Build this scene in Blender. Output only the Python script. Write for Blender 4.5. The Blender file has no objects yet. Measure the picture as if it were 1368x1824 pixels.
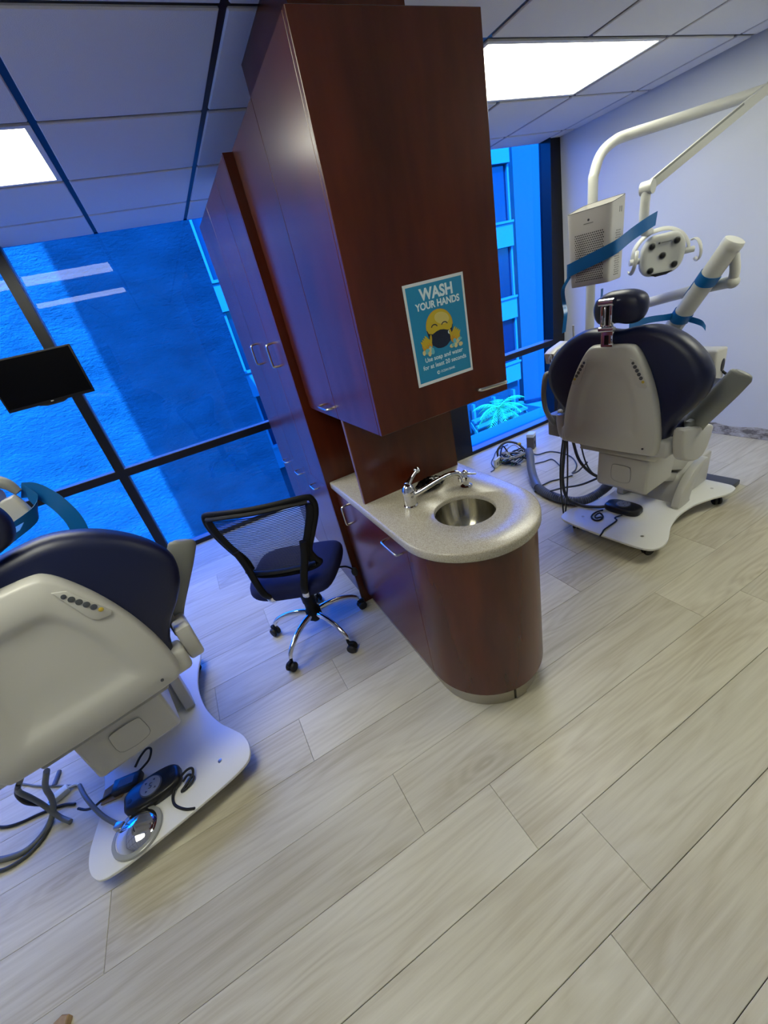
import bpy, bmesh, math, random
from mathutils import Vector, Matrix, Euler
random.seed(7)
SC = bpy.context.scene
COL = SC.collection
PI = math.pi

# ------------------------------------------------------------------ camera
cam_d = bpy.data.cameras.new('camera'); cam = bpy.data.objects.new('camera', cam_d); COL.objects.link(cam)
SC.camera = cam
cam_d.sensor_fit = 'HORIZONTAL'; cam_d.sensor_width = 36.0; cam_d.lens = 36.0 * 717.587 / 1368.0
cam_d.clip_start = 0.02; cam_d.clip_end = 300
RC = ((0.8648, -0.4549, -0.2124), (-0.3868, -0.3350, -0.8592), (0.3197, 0.8252, -0.4657))   # world -> camera (right, down, forward)
_x = Vector(RC[0]).normalized(); _z = -Vector(RC[2]).normalized(); _y = _z.cross(_x).normalized(); _x = _y.cross(_z)
cam.matrix_world = Matrix(((_x.x, _y.x, _z.x, 0), (_x.y, _y.y, _z.y, 0), (_x.z, _y.z, _z.z, 1.65), (0, 0, 0, 1)))

# ------------------------------------------------------------------ world, sun, exposure
W = bpy.data.worlds.new('sky'); SC.world = W; W.use_nodes = True
nt = W.node_tree; nt.nodes.clear()
o_ = nt.nodes.new('ShaderNodeOutputWorld'); b_ = nt.nodes.new('ShaderNodeBackground'); s_ = nt.nodes.new('ShaderNodeTexSky')
s_.sky_type = 'NISHITA'; s_.sun_disc = False; s_.sun_elevation = math.radians(50); s_.sun_rotation = math.radians(200)
b_.inputs['Strength'].default_value = 3.6
nt.links.new(s_.outputs[0], b_.inputs[0]); nt.links.new(b_.outputs[0], o_.inputs[0])
sd = bpy.data.lights.new('sun', 'SUN'); sun = bpy.data.objects.new('sun', sd); COL.objects.link(sun)
sd.energy = 62.0; sd.angle = 0.009; sd.color = (1.0, 0.95, 0.88)
SUN_DIR = Vector((0.34, 1.0, -1.25)).normalized()
sun.rotation_euler = SUN_DIR.to_track_quat('-Z', 'Y').to_euler()
LAMP = 13.8            # radiance of the ceiling panels
SC.view_settings.view_transform = 'Standard'; SC.view_settings.look = 'None'
SC.view_settings.exposure = 0.0; SC.view_settings.gamma = 1.0
SC.view_settings.use_curve_mapping = False
try:
    SC.cycles.use_denoising = True
    SC.cycles.max_bounces = 10; SC.cycles.diffuse_bounces = 5; SC.cycles.glossy_bounces = 4
    SC.cycles.transparent_max_bounces = 12; SC.cycles.sample_clamp_indirect = 6.0
    SC.cycles.caustics_reflective = False; SC.cycles.caustics_refractive = False
except Exception:
    pass

# ------------------------------------------------------------------ helpers
def lin(r, g, b):
    f = lambda v: (v / 255 / 12.92) if v / 255 <= 0.04045 else ((v / 255 + 0.055) / 1.055) ** 2.4
    return (f(r), f(g), f(b), 1.0)

class NT:
    def __init__(self, name):
        self.m = bpy.data.materials.new(name); self.m.use_nodes = True
        self.t = self.m.node_tree; self.p = self.t.nodes['Principled BSDF']
    def n(self, kind, **kw):
        nd = self.t.nodes.new('ShaderNode' + kind)
        for k, v in kw.items():
            if k in nd.inputs: nd.inputs[k].default_value = v
            else: setattr(nd, k, v)
        return nd
    def l(self, a, ao, b, bi): self.t.links.new(a.outputs[ao], b.inputs[bi])
    def coords(self, scale=(1, 1, 1), rand=0.0, kind='Object'):
        tc = self.n('TexCoord'); mp = self.n('Mapping'); mp.inputs['Scale'].default_value = scale
        if rand:
            oi = self.n('ObjectInfo'); mu = self.n('Math', operation='MULTIPLY'); mu.inputs[1].default_value = rand
            cb = self.n('CombineXYZ'); ad = self.n('VectorMath', operation='ADD')
            self.l(oi, 'Random', mu, 0)
            for i in range(3): self.l(mu, 0, cb, i)
            self.l(tc, kind, ad, 0); self.l(cb, 0, ad, 1); self.l(ad, 0, mp, 0)
        else: self.l(tc, kind, mp, 0)
        return mp
    def ramp(self, stops):
        r = self.n('ValToRGB'); e = r.color_ramp.elements
        while len(e) < len(stops): e.new(0.5)
        for i, (p, c) in enumerate(stops): e[i].position = p; e[i].color = c
        return r

def mat(name, col, rough=0.5, metal=0.0, spec=0.5, bump=None, var=None, coat=0.0, emit=None):
    """principled material; bump=(scale, strength); var=(scale, second colour)"""
    m = NT(name); p = m.p
    p.inputs['Base Color'].default_value = col; p.inputs['Roughness'].default_value = rough
    p.inputs['Metallic'].default_value = metal; p.inputs['Specular IOR Level'].default_value = spec
    p.inputs['Coat Weight'].default_value = coat
    mp = None
    if bump or var: mp = m.coords()
    if var:
        nz = m.n('TexNoise', Scale=var[0], Detail=4.0); m.l(mp, 0, nz, 'Vector')
        r = m.ramp([(0.35, col), (0.7, var[1])]); m.l(nz, 'Fac', r, 0); m.l(r, 0, p, 'Base Color')
    if bump:
        nz = m.n('TexNoise', Scale=bump[0], Detail=3.0); m.l(mp, 0, nz, 'Vector')
        b = m.n('Bump', Strength=bump[1], Distance=0.002); m.l(nz, 'Fac', b, 'Height'); m.l(b, 0, p, 'Normal')
    if emit:
        p.inputs['Emission Color'].default_value = emit[0]; p.inputs['Emission Strength'].default_value = emit[1]
    return m.m

def wood_mat(name, c1, c2, rough, axis_scale, rand=0.0):
    m = NT(name); p = m.p
    mp = m.coords(axis_scale, rand)
    n1 = m.n('TexNoise', Scale=1.0, Detail=5.0, Roughness=0.6, Distortion=0.15); m.l(mp, 0, n1, 'Vector')
    mp2 = m.coords(tuple(a * 7 for a in axis_scale), rand)
    n2 = m.n('TexNoise', Scale=1.0, Detail=3.0); m.l(mp2, 0, n2, 'Vector')
    mx = m.n('Mix', data_type='FLOAT'); mx.inputs[0].default_value = 0.35
    m.l(n1, 'Fac', mx, 2); m.l(n2, 'Fac', mx, 3)
    r = m.ramp([(0.34, c1), (0.66, c2)]); m.l(mx, 0, r, 0); m.l(r, 0, p, 'Base Color')
    p.inputs['Roughness'].default_value = rough; p.inputs['Specular IOR Level'].default_value = 0.56
    return m.m

def oak_mat():
    m = NT('oak_plank'); p = m.p
    # cathedral grain: distorted wave along the board plus fine streaks
    mp = m.coords((0.55, 5.0, 1.0), 37.0)
    n0 = m.n('TexNoise', Scale=1.3, Detail=2.0); m.l(mp, 0, n0, 'Vector')
    mul = m.n('Math', operation='MULTIPLY'); mul.inputs[1].default_value = 13.0; m.l(n0, 'Fac', mul, 0)
    fr = m.n('Math', operation='FRACT'); m.l(mul, 0, fr, 0)
    pp = m.n('Math', operation='PINGPONG'); pp.inputs[1].default_value = 0.5; m.l(mul, 0, pp, 0)
    mp2 = m.coords((2.0, 55.0, 1.0), 11.0)
    n2 = m.n('TexNoise', Scale=1.5, Detail=4.0, Roughness=0.65); m.l(mp2, 0, n2, 'Vector')
    mp3 = m.coords((0.8, 3.0, 1.0), 23.0)
    n3 = m.n('TexNoise', Scale=1.2, Detail=3.0); m.l(mp3, 0, n3, 'Vector')
    a = m.n('Mix', data_type='FLOAT'); a.inputs[0].default_value = 0.60; m.l(pp, 0, a, 2); m.l(n2, 'Fac', a, 3)
    b = m.n('Mix', data_type='FLOAT'); b.inputs[0].default_value = 0.5; m.l(a, 0, b, 2); m.l(n3, 'Fac', b, 3)
    # sparse knots: rings fading out from scattered centres
    mpk = m.coords((0.75, 2.3, 0.0), 53.0)
    vk = m.n('TexVoronoi', Scale=1.15); vk.voronoi_dimensions = '2D'; m.l(mpk, 0, vk, 'Vector')
    nk = m.n('TexNoise', Scale=6.0, Detail=2.0); m.l(mpk, 0, nk, 'Vector')
    dk = m.n('Math', operation='MULTIPLY_ADD'); dk.inputs[1].default_value = 0.10; m.l(nk, 'Fac', dk, 0); m.l(vk, 'Distance', dk, 2)
    sk_ = m.n('Math', operation='MULTIPLY'); sk_.inputs[1].default_value = 95.0; m.l(dk, 0, sk_, 0)
    sn = m.n('Math', operation='SINE'); m.l(sk_, 0, sn, 0)
    fo = m.n('MapRange'); fo.inputs['From Min'].default_value = 0.05; fo.inputs['From Max'].default_value = 0.30; fo.inputs['To Min'].default_value = 1.0; fo.inputs['To Max'].default_value = 0.0; m.l(dk, 0, fo, 0)
    sx_ = m.n('SeparateColor'); m.l(vk, 'Color', sx_, 0)
    gt = m.n('Math', operation='GREATER_THAN'); gt.inputs[1].default_value = 0.55; m.l(sx_, 0, gt, 0)
    k1 = m.n('Math', operation='MULTIPLY_ADD'); k1.inputs[1].default_value = 0.05; k1.inputs[2].default_value = 0.07; m.l(sn, 0, k1, 0)
    k2 = m.n('Math', operation='MULTIPLY'); m.l(k1, 0, k2, 0); m.l(fo, 0, k2, 1)
    k3 = m.n('Math', operation='MULTIPLY'); m.l(k2, 0, k3, 0); m.l(gt, 0, k3, 1)
    bk = m.n('Math', operation='SUBTRACT'); m.l(b, 0, bk, 0); m.l(k3, 0, bk, 1); b = bk
    r = m.ramp([(0.30, lin(174, 165, 141)), (0.46, lin(196, 190, 168)), (0.64, lin(211, 206, 186))])
    m.l(b, 0, r, 0)
    oi = m.n('ObjectInfo'); hs = m.n('HueSaturation')
    mr = m.n('MapRange'); mr.inputs['To Min'].default_value = 0.93; mr.inputs['To Max'].default_value = 1.06
    m.l(oi, 'Random', mr, 0); m.l(mr, 0, hs, 'Value'); m.l(r, 0, hs, 'Color'); m.l(hs, 0, p, 'Base Color')
    p.inputs['Roughness'].default_value = 0.42; p.inputs['Specular IOR Level'].default_value = 0.4
    bm_ = m.n('Bump', Strength=0.12, Distance=0.001); m.l(n2, 'Fac', bm_, 'Height'); m.l(bm_, 0, p, 'Normal')
    return m.m

def glass_mat(name, tint, rough=0.0, refl=1.0):
    m = NT(name); t = m.t; t.nodes.remove(m.p)
    out = [n for n in t.nodes if n.type == 'OUTPUT_MATERIAL'][0]
    tr = m.n('BsdfTransparent'); tr.inputs[0].default_value = tint
    gl = m.n('BsdfGlossy'); gl.inputs['Roughness'].default_value = rough; gl.inputs[0].default_value = (refl, refl, refl, 1)
    lw = m.n('LayerWeight', Blend=0.5); pw = m.n('Math', operation='POWER'); pw.inputs[1].default_value = 5.0
    fr = m.n('MapRange'); fr.inputs['To Min'].default_value = 0.035; fr.inputs['To Max'].default_value = 0.95; mx = m.n('MixShader')
    m.l(lw, 'Facing', pw, 0); m.l(pw, 0, fr, 0)          # Schlick reflectance, the same on both faces of the pane
    m.l(fr, 0, mx, 0); m.l(tr, 0, mx, 1); m.l(gl, 0, mx, 2); m.l(mx, 0, out, 0)
    return m.m

class MB:
    """collects geometry for one mesh object"""
    def __init__(self): self.v = []; self.f = []
    def add(self, verts, faces, M=None):
        o = len(self.v)
        for v in verts: self.v.append(tuple(M @ Vector(v)) if M else tuple(v))
        for f in faces: self.f.append(tuple(i + o for i in f))
        return self
    def bm(self, bm, M=None):
        bm.verts.ensure_lookup_table(); bm.verts.index_update()
        r = self.add([v.co[:] for v in bm.verts], [[v.index for v in f.verts] for f in bm.faces], M); bm.free(); return r
    def box(self, x0, x1, y0, y1, z0, z1, bev=0.0, seg=2, M=None):
        bm = bmesh.new(); bmesh.ops.create_cube(bm, size=1.0)
        for v in bm.verts:
            v.co = Vector(((x0 + x1) / 2 + v.co.x * (x1 - x0), (y0 + y1) / 2 + v.co.y * (y1 - y0), (z0 + z1) / 2 + v.co.z * (z1 - z0)))
        if bev: bmesh.ops.bevel(bm, geom=list(bm.edges), offset=bev, segments=seg, affect='EDGES', profile=0.5)
        return self.bm(bm, M)
    def prism(self, pts, axis, a, b, bev=0.0, seg=2, M=None):
        """polygon pts (2D) extruded along axis; x:(y,z) y:(x,z) z:(x,y)"""
        def P(p, t): return {'x': (t, p[0], p[1]), 'y': (p[0], t, p[1]), 'z': (p[0], p[1], t)}[axis]
        bm = bmesh.new(); va = [bm.verts.new(P(p, a)) for p in pts]; vb = [bm.verts.new(P(p, b)) for p in pts]
        n = len(pts); bm.faces.new(va); bm.faces.new(vb)
        for i in range(n): bm.faces.new((va[i], va[(i + 1) % n], vb[(i + 1) % n], vb[i]))
        bmesh.ops.recalc_face_normals(bm, faces=list(bm.faces))
        if bev:
            eds = [e for e in bm.edges if (e.verts[0] in va) == (e.verts[1] in va)]
            bmesh.ops.bevel(bm, geom=eds, offset=bev, segments=seg, affect='EDGES', profile=0.5)
        return self.bm(bm, M)
    def lathe(self, prof, seg=24, M=None, caps=True):
        vs = []; fs = []
        for (r, z) in prof:
            for k in range(seg): vs.append((r * math.cos(2 * PI * k / seg), r * math.sin(2 * PI * k / seg), z))
        for j in range(len(prof) - 1):
            for k in range(seg):
                k2 = (k + 1) % seg; fs.append((j * seg + k, j * seg + k2, (j + 1) * seg + k2, (j + 1) * seg + k))
        if caps:
            fs.append(tuple(range(seg))[::-1]); fs.append(tuple((len(prof) - 1) * seg + k for k in range(seg)))
        return self.add(vs, fs, M)
    def cyl(self, p0, p1, r, seg=16, r1=None):
        p0 = Vector(p0); p1 = Vector(p1); d = p1 - p0
        M = Matrix.Translation(p0) @ d.to_track_quat('Z', 'Y').to_matrix().to_4x4()
        return self.lathe([(r, 0), (r if r1 is None else r1, d.length)], seg, M)
    def tube(self, pts, r, seg=8, smooth=0, closed=False, caps=True, flat=None):
        """swept tube; r number or list; flat=(w,h) elliptical section"""
        P = [Vector(p) for p in pts]; R = r if isinstance(r, (list, tuple)) else [r] * len(P)
        if smooth:
            Q = []; RR = []; n = len(P)
            rng = range(n if closed else n - 1)
            for i in rng:
                p0 = P[(i - 1) % n] if (closed or i > 0) else P[0] * 2 - P[1]
                p1 = P[i]; p2 = P[(i + 1) % n]
                p3 = P[(i + 2) % n] if (closed or i + 2 < n) else P[-1] * 2 - P[-2]
                for k in range(smooth):
                    t = k / smooth
                    Q.append(0.5 * ((2 * p1) + (p2 - p0) * t + (2 * p0 - 5 * p1 + 4 * p2 - p3) * t * t + (3 * p1 - p0 - 3 * p2 + p3) * t ** 3))
                    RR.append(R[i] + (R[(i + 1) % n] - R[i]) * t)
            if not closed: Q.append(P[-1]); RR.append(R[-1])
            P, R = Q, RR
        n = len(P); vs = []; fs = []; nrm = None
        for i in range(n):
            a = P[(i - 1) % n] if (closed or i > 0) else P[i]; b = P[(i + 1) % n] if (closed or i < n - 1) else P[i]
            t = (b - a).normalized()
            if nrm is None:
                up = Vector((0, 0, 1)) if abs(t.z) < 0.9 else Vector((1, 0, 0)); nrm = (up - t * up.dot(t)).normalized()
            else: nrm = (nrm - t * nrm.dot(t)).normalized()
            bi = t.cross(nrm)
            for k in range(seg):
                an = 2 * PI * k / seg
                w, h = (R[i], R[i]) if flat is None else (flat[0] * R[i], flat[1] * R[i])
                vs.append(P[i] + bi * (w * math.cos(an)) + nrm * (h * math.sin(an)))
        for i in range(n if closed else n - 1):
            j = (i + 1) % n
            for k in range(seg):
                k2 = (k + 1) % seg; fs.append((i * seg + k, i * seg + k2, j * seg + k2, j * seg + k))
        if caps and not closed:
            fs.append(tuple(range(seg))[::-1]); fs.append(tuple((n - 1) * seg + k for k in range(seg)))
        return self.add(vs, fs)
    def ribbon(self, pts, w, th=0.0016, smooth=5, updir=(0, 0, 1)):
        """flat strip; pts list of points (optional per-point width direction)"""
        P = [Vector(p[0]) for p in pts]; D = [Vector(p[1]).normalized() for p in pts]
        Q = []; DD = []; n = len(P)
        for i in range(n - 1):
            p0 = P[i - 1] if i else P[0] * 2 - P[1]; p1 = P[i]; p2 = P[i + 1]; p3 = P[i + 2] if i + 2 < n else P[-1] * 2 - P[-2]
            for k in range(smooth):
                t = k / smooth
                Q.append(0.5 * ((2 * p1) + (p2 - p0) * t + (2 * p0 - 5 * p1 + 4 * p2 - p3) * t * t + (3 * p1 - p0 - 3 * p2 + p3) * t ** 3))
                DD.append(D[i].lerp(D[i + 1], t).normalized())
        Q.append(P[-1]); DD.append(D[-1]); vs = []; fs = []; n = len(Q)
        for i in range(n):
            t = (Q[min(i + 1, n - 1)] - Q[max(i - 1, 0)]).normalized(); nn = t.cross(DD[i])
            nn = nn.normalized() if nn.length > 1e-5 else Vector((0, 0, 1))
            for sx, sn in ((-1, -1), (1, -1), (1, 1), (-1, 1)): vs.append(Q[i] + DD[i] * (sx * w / 2) + nn * (sn * th / 2))
        for i in range(n - 1):
            for k in range(4):
                k2 = (k + 1) % 4; fs.append((i * 4 + k, i * 4 + k2, i * 4 + 4 + k2, i * 4 + 4 + k))
        fs.append((3, 2, 1, 0)); fs.append(tuple((n - 1) * 4 + k for k in range(4)))
        return self.add(vs, fs)
    def rings(self, rings, close=True):
        """loft list of equal-length vertex rings, capped by fans at both ends"""
        n = len(rings[0]); vs = [p for r in rings for p in r]; fs = []
        for j in range(len(rings) - 1):
            for k in range(n):
                k2 = (k + 1) % n; fs.append((j * n + k, j * n + k2, (j + 1) * n + k2, (j + 1) * n + k))
        if close:
            for j, flip in ((0, True), (len(rings) - 1, False)):
                c = [sum(p[i] for p in rings[j]) / n for i in range(3)]; vs.append(tuple(c)); ci = len(vs) - 1
                for k in range(n):
                    k2 = (k + 1) % n; fs.append((ci, j * n + k2, j * n + k) if flip else (ci, j * n + k, j * n + k2))
        return self.add(vs, fs)
    def ell(self, c, r, seg=20, rg=12, pw=1.0, M=None):
        vs = []; fs = []
        sg = lambda v: (abs(v) ** pw) * (1 if v >= 0 else -1)
        for j in range(rg + 1):
            th = PI * j / rg
            for k in range(seg):
                ph = 2 * PI * k / seg
                vs.append((c[0] + r[0] * sg(math.sin(th)) * sg(math.cos(ph)), c[1] + r[1] * sg(math.sin(th)) * sg(math.sin(ph)), c[2] + r[2] * sg(math.cos(th))))
        for j in range(rg):
            for k in range(seg):
                k2 = (k + 1) % seg; fs.append((j * seg + k, (j + 1) * seg + k, (j + 1) * seg + k2, j * seg + k2))
        return self.add(vs, fs, M)
    def mesh(self, name, sm=35):
        me = bpy.data.meshes.new(name); me.from_pydata([tuple(v) for v in self.v], [], self.f)
        bm = bmesh.new(); bm.from_mesh(me); bmesh.ops.remove_doubles(bm, verts=list(bm.verts), dist=1e-6)
        bmesh.ops.recalc_face_normals(bm, faces=list(bm.faces)); bm.to_mesh(me); bm.free()
        if sm:
            me.shade_smooth(); me.set_sharp_from_angle(angle=math.radians(sm))
        return me
    def obj(self, name, m, parent=None, sm=35, loc=None):
        o = bpy.data.objects.new(name, self.mesh(name, sm)); COL.objects.link(o)
        o.data.materials.append(m); o.parent = parent
        if loc: o.location = loc
        return o

def tag(o, label, cat, group=None):
    o['label'] = label; o['category'] = cat
    if group: o['group'] = group
    return o
def empty(name, loc=(0, 0, 0), rz=0.0, label=None, cat=None, group=None):
    o = bpy.data.objects.new(name, None); COL.objects.link(o); o.location = loc; o.rotation_euler = (0, 0, rz); o.empty_display_size = 0.05
    if label: tag(o, label, cat, group)
    return o
def struct(o): o['kind'] = 'structure'; return o
def copy_tree(o, parent=None):
    c = o.copy(); COL.objects.link(c); c.parent = parent
    for ch in list(o.children): copy_tree(ch, c)
    return c
def smooth_closed(pts, k=5):
    out = []; n = len(pts)
    for i in range(n):
        p0, p1, p2, p3 = (Vector((*pts[(i + d) % n], 0)) for d in (-1, 0, 1, 2))
        for j in range(k):
            t = j / k; q = 0.5 * ((2 * p1) + (p2 - p0) * t + (2 * p0 - 5 * p1 + 4 * p2 - p3) * t * t + (3 * p1 - p0 - 3 * p2 + p3) * t ** 3)
            out.append((q.x, q.y))
    return out
def mirror_outline(half):
    """half: list of (u>=0, v) from top to bottom, closed by mirror"""
    return half + [(-u, v) for (u, v) in reversed(half) if u > 1e-6]

# ------------------------------------------------------------------ materials
M_oak = oak_mat()
M_sub = mat('subfloor_dark', lin(60, 52, 44), 0.9)
M_wall = mat('white_wall_paint', lin(214, 218, 222), 0.6, bump=(180, 0.12))
M_tile = mat('ceiling_tile_white', lin(226, 227, 228), 0.85, bump=(260, 0.5))
M_grid = mat('grid_black_metal', lin(30, 32, 40), 0.32, metal=0.3)
M_frame = mat('window_black_metal', lin(14, 15, 20), 0.35, metal=0.2)
M_sill = mat('sill_and_lit_face_grey', lin(120, 125, 130), 0.3)  # sill ledges; also stands for lit faces of the black frame
M_glass = glass_mat('blue_film_glass', (0.075, 0.46, 0.99, 1), refl=0.45)
M_wood = wood_mat('cherry_laminate', lin(56, 19, 9), lin(94, 36, 16), 0.25, (2.2, 2.2, 0.45))
M_woodd = wood_mat('cherry_laminate_edge', lin(96, 60, 50), lin(140, 100, 88), 0.35, (6, 6, 1))
M_steel = mat('brushed_steel', lin(190, 188, 180), 0.28, metal=1.0)
M_pull = mat('satin_nickel', lin(200, 198, 190), 0.25, metal=1.0)
M_chrome = mat('chrome', lin(235, 235, 238), 0.05, metal=1.0)
M_toe = mat('brushed_toe_kick', lin(175, 170, 158), 0.38, metal=0.9)
M_black = mat('black_plastic', lin(16, 17, 19), 0.35)
M_rubber = mat('black_rubber', lin(12, 12, 14), 0.55)
M_white = mat('white_moulded_plastic', lin(190, 189, 182), 0.36)
M_white2 = mat('white_painted_board', lin(222, 222, 216), 0.35)
M_cream = mat('cream_arm_enamel', lin(196, 197, 190), 0.32)
M_navy = mat('navy_vinyl', lin(12, 21, 56), 0.40, bump=(700, 0.08))
M_navyf = mat('navy_fabric', lin(9, 20, 70), 0.9, bump=(900, 0.4))
M_mesh = mat('navy_mesh_thread', lin(14, 18, 46), 0.6)
M_grey = mat('grey_plastic', lin(128, 130, 126), 0.42)
M_greyd = mat('dark_grey_plastic', lin(70, 74, 80), 0.5)
M_tape = mat('blue_barrier_film', lin(10, 96, 160), 0.35, bump=(40, 0.5))
M_hose = mat('grey_hose', lin(105, 108, 104), 0.45)
M_hosed = mat('dark_grey_hose', lin(62, 66, 66), 0.45)
M_cond = mat('slate_conduit', lin(92, 100, 118), 0.38)
M_screen = mat('black_screen', lin(3, 3, 5), 0.25, spec=0.1)
M_tan = mat('raw_tan_wood', lin(176, 148, 108), 0.7, var=(30, lin(140, 110, 76)))
M_card = mat('bare_brown_board', lin(150, 122, 86), 0.8)
M_yellow = mat('yellow_button', lin(190, 165, 60), 0.5)

def counter_mat():
    m = NT('speckled_stone'); p = m.p; mp = m.coords()
    n1 = m.n('TexNoise', Scale=320.0, Detail=2.0); m.l(mp, 0, n1, 'Vector')
    v = m.n('TexVoronoi', Scale=210.0); m.l(mp, 0, v, 'Vector')
    r = m.ramp([(0.30, lin(150, 141, 122)), (0.5, lin(176, 169, 151)), (0.72, lin(192, 186, 170))]); m.l(n1, 'Fac', r, 0)
    r2 = m.ramp([(0.0, lin(120, 106, 88)), (0.16, (1, 1, 1, 1))]); m.l(v, 'Distance', r2, 0)
    mx = m.n('Mix', data_type='RGBA', blend_type='MULTIPLY'); mx.inputs[0].default_value = 0.25
    m.l(r, 0, mx, 6); m.l(r2, 0, mx, 7); m.l(mx, 2, p, 'Base Color'); p.inputs['Roughness'].default_value = 0.25
    return m.m
M_stone = counter_mat()

# ================================================================== SETTING
XL, YB = -3.2, -3.4            # left wall, back wall
YW1, YW2 = 3.813, 3.259        # face of the left and of the right window
ZC1, ZC2 = 2.440, 2.488        # ceiling of the left and of the right bay
XSTEP = 0.80                   # where the two ceilings meet, above the cabinets
def rwx(y, z): return 3.675 + 0.055 * (3.26 - y) + 0.043 * (2.49 - z)     # right wall stands slightly out of square

# ---- floor: subfloor slab with one object per plank
fl = struct(MB().box(XL, 4.0, YB, YW2 + 0.14, -0.06, -0.0085).box(XL, 0.95, YW2 + 0.14, YW1 + 0.14, -0.06, -0.0085).obj('floor', M_sub, sm=0))
PW, PL, Y0 = 0.2385, 1.602, 0.2430
KNOWN = {-1: 0.446, 0: 0.619, 1: 0.426, 2: 0.139, 3: -0.919, 4: -0.119, 6: -0.467}
pm = {}
def plank(x0, x1, y0, y1):
    L, w = round(x1 - x0, 3), round(y1 - y0, 3)
    if (L, w) not in pm:
        g = 0.0009; b = MB(); hx, hy = L / 2 - g / 2, w / 2 - g / 2; c = 0.0012
        b.add([(sx * hx, sy * hy, -0.0085) for sx, sy in ((-1, -1), (1, -1), (1, 1), (-1, 1))] + [(sx * hx, sy * hy, -c) for sx, sy in ((-1, -1), (1, -1), (1, 1), (-1, 1))] + [(sx * (hx - c), sy * (hy - c), 0) for sx, sy in ((-1, -1), (1, -1), (1, 1), (-1, 1))],
              [(0, 1, 5, 4), (1, 2, 6, 5), (2, 3, 7, 6), (3, 0, 4, 7), (4, 5, 9, 8), (5, 6, 10, 9), (6, 7, 11, 10), (7, 4, 8, 11), (8, 9, 10, 11), (3, 2, 1, 0)])
        me = b.mesh('plank', 0); me.materials.append(M_oak); pm[(L, w)] = me
    o = bpy.data.objects.new('plank', pm[(L, w)]); COL.objects.link(o); o.location = ((x0 + x1) / 2, (y0 + y1) / 2, 0); o.parent = fl
k = math.floor((YB - Y0) / PW)
while True:
    ya, yb = Y0 + k * PW, Y0 + (k + 1) * PW
    if ya > YW1 + 0.05: break
    xr = 0.95 if yb > 3.40 else 3.93
    j = KNOWN.get(k, ((k * 0.618) % 1.0) * PL)
    x = j - math.ceil((j - XL) / PL) * PL
    while x < xr:
        a, b = max(x, XL), min(x + PL, xr)
        if b - a > 0.02: plank(a, b, max(ya, YB), min(yb, YW1 + 0.1))
        x += PL
    k += 1

# ---- walls
struct(MB().box(XL - 0.15, XL, YB - 0.15, YW1 + 0.14, -0.06, 2.62).obj('wall_left', M_wall, sm=0))
struct(MB().box(XL - 0.15, 4.15, YB - 0.15, YB, -0.06, 2.62).obj('wall_back', M_wall, sm=0))
ya, yb = YB, YW2 + 0.14
q = [(rwx(ya, 0), ya, 0), (rwx(yb, 0), yb, 0), (rwx(yb, 2.6), yb, 2.6), (rwx(ya, 2.6), ya, 2.6)]
wr = MB().add(q + [(4.15, p[1], p[2]) for p in q], [(0, 1, 2, 3), (7, 6, 5, 4), (0, 4, 5, 1), (1, 5, 6, 2), (2, 6, 7, 3), (3, 7, 4, 0)])
struct(wr.obj('wall_right', M_wall, sm=0))
struct(MB().box(0.95, 2.100, YW2 + 0.02, YW1 + 0.14, -0.06, 2.62).obj('wall_front', M_wall, sm=0))

def base_mat():
    m = NT('scraped_glue_strip'); p = m.p; mp = m.coords((1, 1.2, 3))
    n1 = m.n('TexNoise', Scale=9.0, Detail=5.0, Roughness=0.7); m.l(mp, 0, n1, 'Vector')
    r = m.ramp([(0.36, lin(120, 117, 113)), (0.43, lin(158, 153, 146)), (0.5, lin(186, 184, 180)), (0.62, lin(206, 207, 208))]); r.color_ramp.interpolation = 'CONSTANT'
    m.l(n1, 'Fac', r, 0); m.l(r, 0, p, 'Base Color'); p.inputs['Roughness'].default_value = 0.8
    b = m.n('Bump', Strength=0.8, Distance=0.004); m.l(n1, 'Fac', b, 'Height'); m.l(b, 0, p, 'Normal')
    return m.m
# bare glue strip left where the baseboard was pulled off (ragged upper edge)
b = MB(); N = 70; vs = []
rr = random.Random(3)
for i in range(N + 1):
    y = YB + (YW2 - 0.02 - YB) * i / N; h = 0.085 + rr.uniform(-0.012, 0.014)
    xa, xb = rwx(y, 0), rwx(y, h)
    vs += [(xa - 0.004 - rr.uniform(0, .002), y, 0.001), (xb - 0.004, y, h), (xb + 0.01, y, h), (xa + 0.01, y, 0.001)]
fs = []
for i in range(N):
    for kx in range(4): fs.append((i * 4 + kx, i * 4 + (kx + 1) % 4, i * 4 + 4 + (kx + 1) % 4, i * 4 + 4 + kx))
fs += [(0, 1, 2, 3), (N * 4 + 3, N * 4 + 2, N * 4 + 1, N * 4)]
struct(b.add(vs, fs).obj('baseboard_right', base_mat(), sm=0))

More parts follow.
